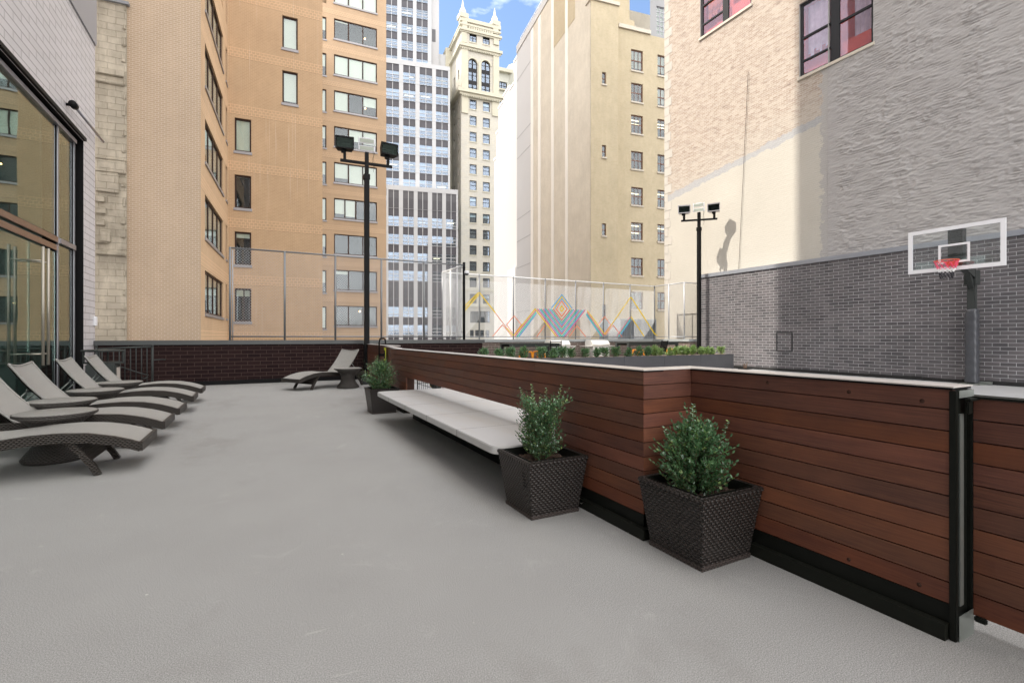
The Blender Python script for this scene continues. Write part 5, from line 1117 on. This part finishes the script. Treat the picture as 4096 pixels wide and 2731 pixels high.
# ================================================================== LOUNGERS AND SIDE TABLES
def lounger(label, loc, rz, prof=None):
    # local +x points from the foot to the head, y across, foot at the origin
    t = thing('wicker_sun_lounger', label, 'sun lounger', loc, rz, 'wicker sun loungers on the deck')
    Wd = .325; hx = 1.24
    seat = [(0, .27), (.08, .305), (.2, .345), (.38, .385), (.58, .40), (.78, .395), (.95, .375), (1.1, .362), (1.3, .36), (1.6, .36), (1.86, .36)]
    def ztop(x):
        for (xa, za), (xb, zb) in zip(seat, seat[1:]):
            if xa <= x <= xb: return za + (zb - za) * (x - xa) / (xb - xa)
        return seat[-1][1]
    xs = [1.25 * i / 24 for i in range(25)]; b = MB(); ny_ = 8; vs = []
    for x in xs:
        for j in range(ny_ + 1): y = -Wd + 2 * Wd * j / ny_; vs.append((x + .03 * (1 - (y / Wd) ** 2) * -1 * (x == 0), y, ztop(x) - .022 * (1 - (y / Wd) ** 2)))
    b.add(vs, [(i * (ny_ + 1) + j, (i + 1) * (ny_ + 1) + j, (i + 1) * (ny_ + 1) + j + 1, i * (ny_ + 1) + j + 1) for i in range(24) for j in range(ny_)], 0, True)
    b.build('seat_weave', 'wicker_lounge', t)
    xs2 = [1.86 * i / 30 for i in range(31)]
    for sg in (-1, 1):
        s_ = MB(); y0, y1 = sg * Wd, sg * (Wd + .03); vs = []
        for x in xs2: z = ztop(x); vs += [(x, y0, z + .004), (x, y1, z), (x, y1, z - .085), (x, y0, z - .085)]
        fs = [(i * 4 + k, i * 4 + (k + 1) % 4, i * 4 + 4 + (k + 1) % 4, i * 4 + 4 + k) for i in range(30) for k in range(4)] + [(0, 1, 2, 3), (123, 122, 121, 120)]
        s_.add(vs, fs); s_.build('side_rail', 'wicker_side', t)
    MB().bar((-.012, -Wd - .03, .232), (-.012, Wd + .03, .232), .085, .03, 0, (1, 0, 0)).build('foot_apron', 'wicker_side', t)
    # backrest: curved panel raised by struts
    bk = MB(); vs = []; nx = 16
    for i in range(nx + 1):
        q = i / nx; x = hx + .40 * q + .03 * math.sin(q * math.pi) ; z = .352 + .57 * q - .02 * math.sin(q * math.pi)
        x += .05 * q * q
        for j in range(ny_ + 1): y = -Wd + 2 * Wd * j / ny_; c = (1 - (y / Wd) ** 2); vs.append((x + .015 * c, y, z - (.035 * c * q)))
    bk.add(vs, [(i * (ny_ + 1) + j, (i + 1) * (ny_ + 1) + j, (i + 1) * (ny_ + 1) + j + 1, i * (ny_ + 1) + j + 1) for i in range(nx) for j in range(ny_)], 0, True)
    k0 = len(vs); vs2 = [(x + .022, y, z - .014) for x, y, z in vs]; bk.add(vs2, [(i * (ny_ + 1) + j, i * (ny_ + 1) + j + 1, (i + 1) * (ny_ + 1) + j + 1, (i + 1) * (ny_ + 1) + j) for i in range(nx) for j in range(ny_)], 1, True)
    ba = bk.build('backrest', ['wicker_lounge', 'wicker_side'], t)
    e = MB()
    for j in (0, ny_): e.tube([vs[i * (ny_ + 1) + j] for i in range(nx + 1)], .014, 6)
    e.tube([vs[nx * (ny_ + 1) + j] for j in range(ny_ + 1)], .014, 6); e.build('backrest_edge', 'wicker_lounge', ba)
    st_ = MB()
    for y in (-.2, .2): st_.tube([(1.545, y, .60), (1.78, y, .33)], .009, 6)
    st_.tube([(1.78, -.31, .33), (1.78, .31, .33)], .012, 6); st_.tube([(1.545, -.29, .60), (1.545, .29, .60)], .009, 6); st_.build('support_strut', 'greysteel', t)
    # legs: splayed curved pairs with a woven panel between the front ones
    for x0, x1 in ((.52, .30), (1.60, 1.80)):
        for sg in (-1, 1):
            l = MB(); y = sg * (Wd - .01); dx = x1 - x0
            pts = [(x0, y, .33), (x0 + dx * .45, y, .20), (x0 + dx * .8, y + sg * .01, .09), (x0 + dx, y + sg * .02, .0)]
            for (a, b2) in zip(pts[:-1], pts[1:]): l.bar(a, b2, .05, .042, 0, (0, 1, 0))
            l.build('leg', 'wicker_side', t)
    pn = MB(); pn.add([(.50, -Wd + .03, .32), (.50, Wd - .03, .32), (.37, Wd - .03, .12), (.37, -Wd + .03, .12), (.52, -Wd + .03, .32), (.52, Wd - .03, .32), (.39, Wd - .03, .12), (.39, -Wd + .03, .12)], [(0, 1, 2, 3), (4, 7, 6, 5), (2, 6, 7, 3), (0, 4, 5, 1)]); pn.build('leg_panel', 'wicker_side', t)
    return t
def table(label, loc):
    t = thing('wicker_side_table', label, 'side table', loc, 0, 'round wicker side tables')
    prof = [(.255, .0), (.27, .03), (.235, .08), (.185, .15), (.158, .22), (.160, .29), (.20, .36), (.265, .42), (.315, .452)]
    b = MB(); n = 40; vs = []; fs = []
    b.lathe(prof, n); b.build('pedestal', 'wicker_tab', t)
    # cylindrical UV so that the weave follows the round
    for ob, sc_ in ((t.children[0], .2),):
        me = ob.data; uv = me.uv_layers[0].data
        for p in me.polygons:
            an = [math.atan2(me.vertices[i].co.y, me.vertices[i].co.x) for i in p.vertices]
            if max(an) - min(an) > 3: an = [a + 2 * math.pi if a < 0 else a for a in an]
            for li, a in zip(p.loop_indices, an): uv[li].uv = (a * sc_, me.vertices[me.loops[li].vertex_index].co.z * 1.1)
    MB().lathe([(.318, .452), (.325, .462), (.325, .482), (.312, .490), (.0, .484)][:4], 48).build('table_top', 'wicker_top', t)
    MB().lathe([(.327, .458), (.331, .465), (.331, .478), (.327, .485)], 48).build('edge_band', 'wicker_tab', t)
    return t
lo = lounger('wicker lounger nearest the camera, its head cut off by the picture edge', (-1.0, 5.93, 0), math.pi)
labs = [('second wicker lounger from the camera, its back beside the picture edge', 7.13), ('wicker lounger in the middle of the row of five at left', 8.28), ('fourth wicker lounger of the left row, before the glass corner', 9.80), ('farthest wicker lounger of the left row, beside the bin', 11.12)]
for lb, y in labs: dup(lo, (-1.0, y, 0), math.pi + rng.uniform(-.02, .02), lb)
dup(lo, (.64, 12.36, 0), R(30), 'lone wicker lounger by the low brick parapet, facing left')
tb_ = table('side table beside the nearest lounger, its foot seen under the seat', (-1.85, 6.52, 0))
for lb, x, y in (('side table between the second and middle loungers', -2.13, 7.70), ('side table between the middle and fourth loungers', -2.12, 9.0), ('side table between the two farthest loungers of the left row', -2.13, 10.35), ('side table beside the lone lounger near the pole', 1.92, 12.38)): dup(tb_, (x, y, 0), 0, lb)

# ================================================================== BIN AND RAIL GATE
bi = thing('litter_bin', 'dark square litter bin with open hood beside the glass front', 'bin', (-2.88, 12.75, 0))
b = MB(); b.box(-.24, .24, -.24, .24, .03, .70); b.build('bin_body', 'darkmetal', bi, bevel=.02)
b = MB()
for x in (-.24, .21):
    for y in (-.24, .21): b.box(x, x + .03, y, y + .03, .70, .95)
b.box(-.235, .235, -.235, .235, .70, .74); b.build('hood_posts', 'darkmetal', bi)
MB().lathe([(.36, .95), (.37, .965), (.36, .99), (.1, 1.0)], 4, smooth=False).build('hood', 'darkmetal', bi); bi.children[-1].rotation_euler = (0, 0, R(45)); bi.children[-1].scale = (1., 1., 1)
MB().box(.241, .247, -.12, .13, .12, .62).build('door_panel', plain('pale_sticker', (.55, .5, .45), .5), bi)
rg_ = thing('steel_rail_gate', 'dark steel picket gate in front of the left parapet end', 'gate', (-3.35, 14.25, 0), R(0))
MB().tube([(0, 0, .98), (1.05, 0, 1.02)], .022, 8).build('top_rail', 'darkmetal', rg_); MB().tube([(0, 0, .12), (1.05, 0, .12)], .016, 8).build('bottom_rail', 'darkmetal', rg_)
for x in (.0, 1.05): MB().tube([(x, 0, 0), (x, 0, 1.03)], .026, 8).lathe([(.03, 1.02), (.03, 1.06), (.01, 1.08)], 8, (x, 0, 0)).build('gate_post', 'darkmetal', rg_)
for i in range(1, 10): MB().tube([(i * .105, 0, .12), (i * .105, 0, .99)], .011, 6).build('picket', 'darkmetal', rg_)
MB().tube([(.3, -.03, .62), (.8, -.03, .40), (.98, -.03, .34)], .012, 6).tube([(1.05, 0, .7), (1.28, .2, .7)], .014, 6).tube([(.85, -.05, .30), (.9, -.1, .26), (.98, -.08, .30)], .012, 6).build('brace', 'darkmetal', rg_)

# ================================================================== BASKETBALL HOOP
hp = thing('basketball_hoop', 'basketball hoop with clear white-edged backboard and padded post', 'basketball hoop')
by0, by1, bz0, bz1, bxx = 4.38, 6.21, 2.86, 3.93, 14.8; cyb = (by0 + by1) / 2; py = 5.56
MB().box(16.50, 16.66, py - .08, py + .08, .01, 2.98).build('post', 'darkmetal', hp, bevel=.01)
pdm = MB(); n = 22; vs = []; prng = random.Random(3)
for i in range(n + 1):
    z = .06 + 1.92 * i / n; k = .125 + .012 * math.sin(i * 2.3) + .006 * prng.random()
    for q in range(16): a = 2 * math.pi * q / 16; rx = k * (abs(math.cos(a)) ** .5) * (1 if math.cos(a) > 0 else -1); ry = k * (abs(math.sin(a)) ** .5) * (1 if math.sin(a) > 0 else -1); vs.append((16.58 + rx, py + ry, z + .01 * math.sin(q + i)))
pdm.add(vs, [(i * 16 + q, i * 16 + (q + 1) % 16, (i + 1) * 16 + (q + 1) % 16, (i + 1) * 16 + q) for i in range(n) for q in range(16)] + [tuple(n * 16 + q for q in range(16))], 0, True); pdm.build('post_padding', 'padding', hp)
MB().box(16.36, 16.80, py - .22, py + .22, .009, .035).box(16.66, 16.78, py - .34, py - .1, .03, .09).build('base_plate', 'greysteel', hp)
am = MB(); am.bar((16.56, py - .02, 2.86), (15.05, cyb, 3.10), .14, .18); am.bar((16.56, py, 2.55), (15.9, (py + cyb) / 2, 2.95), .10, .14); am.box(14.86, 15.06, cyb - .14, cyb + .14, 2.90, 3.86); am.box(16.44, 16.72, py - .12, py + .12, 2.62, 3.0); am.build('extension_arm', 'darkmetal', hp)
e = .09; fr_ = MB().box(bxx - .02, bxx + .02, by0, by1, bz0, bz0 + e).box(bxx - .02, bxx + .02, by0, by1, bz1 - e, bz1).box(bxx - .019, bxx + .019, by0, by0 + e, bz0 + e, bz1 - e).box(bxx - .019, bxx + .019, by1 - e, by1, bz0 + e, bz1 - e).build('backboard_frame', 'white', hp)
MB().box(bxx - .005, bxx + .005, by0 + e, by1 - e, bz0 + e, bz1 - e).build('backboard_pane', 'glass_clear', fr_)
t0, t1, tz0, tz1, tw_ = cyb - .30, cyb + .30, 3.04, 3.50, .05
MB().box(bxx - .009, bxx - .0055, t0, t1, tz0, tz0 + tw_).box(bxx - .009, bxx - .0055, t0, t1, tz1 - tw_, tz1).box(bxx - .009, bxx - .0055, t0, t0 + tw_, tz0 + tw_, tz1 - tw_).box(bxx - .009, bxx - .0055, t1 - tw_, t1, tz0 + tw_, tz1 - tw_).build('target_square', 'white', fr_)
rc = Vector((bxx - .15 - .235, cyb, 3.06)); rim = MB(); rim.tube([rc + Vector((.228 * math.cos(a), .228 * math.sin(a), 0)) for a in [2 * math.pi * i / 32 for i in range(33)]], .011, 8)
rim.box(bxx - .17, bxx - .02, cyb - .09, cyb + .09, 2.96, 3.07); rim.bar(rc + Vector((.2, .1, -.02)), Vector((bxx - .03, cyb + .07, 2.98)), .02, .02); rim.bar(rc + Vector((.2, -.1, -.02)), Vector((bxx - .03, cyb - .07, 2.98)), .02, .02)
rm_ = rim.build('rim', 'rim', hp)
nb = {0: MB(), 1: MB(), 2: MB()}; lv = [(.225, 0), (.19, -.10), (.165, -.19), (.135, -.27), (.125, -.35), (.115, -.42)]; nn = 12
for j in range(5):
    for i in range(nn):
        o_ = (j % 2) * .5
        for dlt in (-.5, .5):
            a0_, a1_ = 2 * math.pi * (i + o_) / nn, 2 * math.pi * (i + o_ + dlt) / nn
            p = rc + Vector((lv[j][0] * math.cos(a0_), lv[j][0] * math.sin(a0_), lv[j][1])); q = rc + Vector((lv[j + 1][0] * math.cos(a1_), lv[j + 1][0] * math.sin(a1_), lv[j + 1][1]))
            nb[0 if j < 2 else 1 if j < 3 else 2].tube([p, q], .006, 4)
for k, mm_ in enumerate(('net_pink', 'net_white', 'net_black')): nb[k].build('net', mm_, rm_)

# ================================================================== COURTYARD FURNITURE BEYOND THE WALL
lp = thing('long_metal_planter', 'long dark grey metal planter box full of small boxwoods', 'planter')
Y0, Y1, TZ = 12.60, 13.12, .594; xs_ = [16.40 - 1.835 * k for k in range(7)]
for k in range(6): MB().box(xs_[k + 1] + .004, xs_[k] - .004, Y0, Y1, .0, TZ - .03).box(xs_[k + 1] + .004, xs_[k] - .004, Y0 - .004, Y0 + .03, TZ - .03, TZ).box(xs_[k + 1] + .004, xs_[k] - .004, Y1 - .03, Y1, TZ - .03, TZ).build('trough', 'planter_m', lp)
MB().box(xs_[6] + .02, xs_[0] - .02, Y0 + .032, Y1 - .032, TZ - .029, TZ - .012).build('soil', plain('pale_gravel_soil', (.38, .30, .22), .95, 0, .5, 40, .6), lp)
MB().box(xs_[0] - .008, xs_[0], Y0, Y1, TZ - .03, TZ).build('end_lip', 'planter_m', lp)
var = []
for k in range(5):
    lf, tw = shrub_mesh(seed=50 + k, h=.34, rad=.165 + .02 * (k % 3), twigs=110, per=5, L_=.040, shape=('round', 'vase', 'cone', 'vase', 'round')[k]); var.append((lf, tw))
protos = []
us_ = [(1936, 0), (1995, 0), (2042, 1), (2093, 0), (2162, 1), (2213, 2), (2252, 1), (2285, 3), (2343, 1), (2385, 0), (2422, 1), (2467, 3), (2512, 2), (2553, 4), (2590, 4), (2618, 4), (2643, 3), (2678, 2), (2704, 4), (2727, 3), (2748, 4), (2775, 4), (2800, 4), (2823, 3), (2845, 2), (2880, 1)]
ordn = ['first', 'second', 'third', 'fourth', 'fifth', 'sixth', 'seventh', 'eighth', 'ninth', 'tenth', 'eleventh', 'twelfth', 'thirteenth', 'fourteenth', 'fifteenth', 'sixteenth', 'seventeenth', 'eighteenth', 'nineteenth', 'twentieth', 'twenty-first', 'twenty-second', 'twenty-third', 'twenty-fourth', 'twenty-fifth', 'last']
mesh_cache = {}
for i, (u_, vi) in enumerate(us_):
    p = on_y(u_, HY, 12.86); lf, tw = var[vi % 5]
    lab = f'small boxwood in the long grey planter, {ordn[i]} from the left'
    t = thing('planter_boxwood', lab, 'shrub', (p.x, 12.86 + rng.uniform(-.06, .06), TZ - .02), rng.uniform(0, 6.2), 'small boxwoods in the long grey planter')
    sc_ = rng.uniform(.85, 1.12); t.scale = (sc_, sc_, sc_ * rng.uniform(.9, 1.12))
    pale_leaves = u_ > 2600  # right-hand shrubs mostly take the lighter leaf
    key = (vi % 5, pale_leaves)
    if key not in mesh_cache: a = lf.build('foliage', ['leaf2', 'leaf'] if pale_leaves else ['leaf', 'leaf2'], t); c = tw.build('stem', 'twig', t); mesh_cache[key] = (a.data, c.data)
    else:
        for nm, dt in zip(('foliage', 'stem'), mesh_cache[key]): o = bpy.data.objects.new(nm, dt); COL.objects.link(o); o.parent = t
sp_ = thing('floor_plant', 'little reddish plant in a dark tray beside the end of the grey planter', 'plant', (16.55, 12.2, .009))
b = MB(); 
for i in range(14): a = rng.uniform(0, 6.3); q = rng.uniform(.03, .13); b.tube([(q * .4 * math.cos(a), q * .4 * math.sin(a), .03), (q * math.cos(a), q * math.sin(a), rng.uniform(.15, .3))], [.012, .004], 4)
b.build('leaves', plain('reddish_leaf', (.12, .075, .05), .7), sp_); MB().box(-.25, .2, -.14, .14, 0, .03).build('tray', 'blackpaint', sp_)

def bar_table(label, x0, x1, y0, y1, H):
    t = thing('bar_table', label, 'table', (x0, y0, 0)); W_, D_ = x1 - x0, y1 - y0
    MB().box(0, W_, 0, D_, H - .05, H).build('table_top', 'darkmetal', t, bevel=.006)
    for x in (0.01, W_ - .11):
        for y in (.01, D_ - .11): MB().box(x, x + .10, y, y + .10, 0, H - .052).build('leg', 'darkmetal', t)
    MB().box(.115, W_ - .115, .03, .07, H - .14, H - .052).box(.115, W_ - .115, D_ - .07, D_ - .03, H - .14, H - .052).box(.03, .07, .115, D_ - .115, .08, .14).box(W_ - .07, W_ - .03, .115, D_ - .115, .08, .14).build('apron', 'darkmetal', t)
    return t
bar_table('dark bar table left of the grills', 7.85, 9.95, 15.1, 15.95, 1.03)
bar_table('dark bar table right of the grills', 13.2, 16.0, 15.0, 15.85, 1.05)
def slat_chair(label, loc, rz):
    t = thing('slatted_bar_chair', label, 'chair', loc, rz, 'black slatted bar chairs')
    MB().box(-.22, .22, -.2, .2, .70, .74).build('seat', 'blackpaint', t, bevel=.01)
    b = MB()
    for k in range(6): b.box(-.22, .22, .20 + .012 * k, .215 + .012 * k, .80 + k * .052, .835 + k * .052)
    b.build('backrest', 'blackpaint', t)
    for x in (-.21, .19):
        MB().bar((x + .01, .19, .70), (x + .01, .29, 1.12), .025, .03).build('back_post', 'blackpaint', t)
        for y in (-.19, .18): MB().bar((x + .01, y, .70), (x * 1.15 + .01, y * 1.15, 0), .03, .03).build('leg', 'blackpaint', t)
    MB().box(-.22, .22, -.225, -.20, .25, .28).box(-.22, .22, .20, .225, .25, .28).build('footrest', 'blackpaint', t); return t
c_ = slat_chair('black slatted chair at the left bar table', (9.25, 14.45, 0), R(165))
dup(c_, (14.35, 14.5, 0), R(190), 'black slatted chair at the right bar table')
def stool(label, loc, rz):
    t = thing('orange_stool', label, 'stool', loc, rz, 'orange metal stools at the bar tables')
    MB().box(-.16, .16, -.16, .16, .72, .76).build('seat', 'orange', t, bevel=.01)
    for x in (-1, 1):
        for y in (-1, 1): MB().bar((x * .14, y * .14, .72), (x * .20, y * .20, 0), .06, .03).build('leg', 'orange', t)
    MB().box(-.175, .175, -.012, .012, .28, .31).box(-.012, .012, -.175, .175, .311, .34).build('footrest', 'orange', t); return t
s0_ = stool('orange metal stool at the left end of the left bar table', (8.15, 14.5, 0), .2)
dup(s0_, (8.68, 14.5, 0), .5, 'orange metal stool near the middle of the left bar table'); dup(s0_, (13.25, 14.5, 0), .1, 'orange metal stool at the left end of the right bar table'); dup(s0_, (15.0, 14.45, 0), .4, 'orange metal stool right of the chair at the right bar table')
def grill(label, x, y):
    t = thing('gas_grill', label, 'grill', (x, y, 0), 0, 'stainless gas grills')
    MB().box(-.42, .42, -.28, .28, .08, .86).build('cabinet', 'steel', t, bevel=.008)
    b = MB(); pr = [(-.29, .87), (-.30, .97), (-.16, 1.11), (.22, 1.13), (.29, 1.02), (.29, .87)]; n = len(pr)
    b.add([(-.44, a, z) for a, z in pr] + [(.44, a, z) for a, z in pr], [tuple(range(n))[::-1], tuple(range(n, 2 * n))] + [(i, (i + 1) % n, n + (i + 1) % n, n + i) for i in range(n)]); b.build('lid', 'steel', t, bevel=.01)
    MB().tube([(-.34, -.35, .93), (.34, -.35, .93)], .014, 8).bar((-.3, -.29, .93), (-.3, -.35, .93), .02, .02).bar((.3, -.29, .93), (.3, -.35, .93), .02, .02).build('lid_handle', 'steel', t)
    for sg in (-1, 1):
        MB().box(min(sg * .43, sg * .74), max(sg * .43, sg * .74), -.24, .24, .86, .89).build('side_shelf', 'steel', t); MB().bar((sg * .70, -.2, .86), (sg * .43, -.2, .68), .02, .02).build('shelf_brace', 'steel', t)
    for k in range(4): MB().tube([(-.27 + k * .18, -.285, .80), (-.27 + k * .18, -.32, .80)], .028, 10).build('knob', 'blackpaint', t)
    MB().box(-.40, -.005, -.286, -.281, .12, .72).box(.005, .40, -.286, -.281, .12, .72).build('cabinet_door', 'steel', t)
    for x_ in (-.38, .38): MB().tube([(x_, -.2, 0), (x_, -.2, .08)], .03, 8).tube([(x_, .2, 0), (x_, .2, .08)], .03, 8).build('caster', 'blackpaint', t)
    return t
g_ = grill('stainless grill with closed lid, left one of the pair', 10.62, 16.3); dup(g_, (12.62, 16.3, 0), 0, 'stainless grill with closed lid, right one of the pair')
print('objects', len(bpy.data.objects))
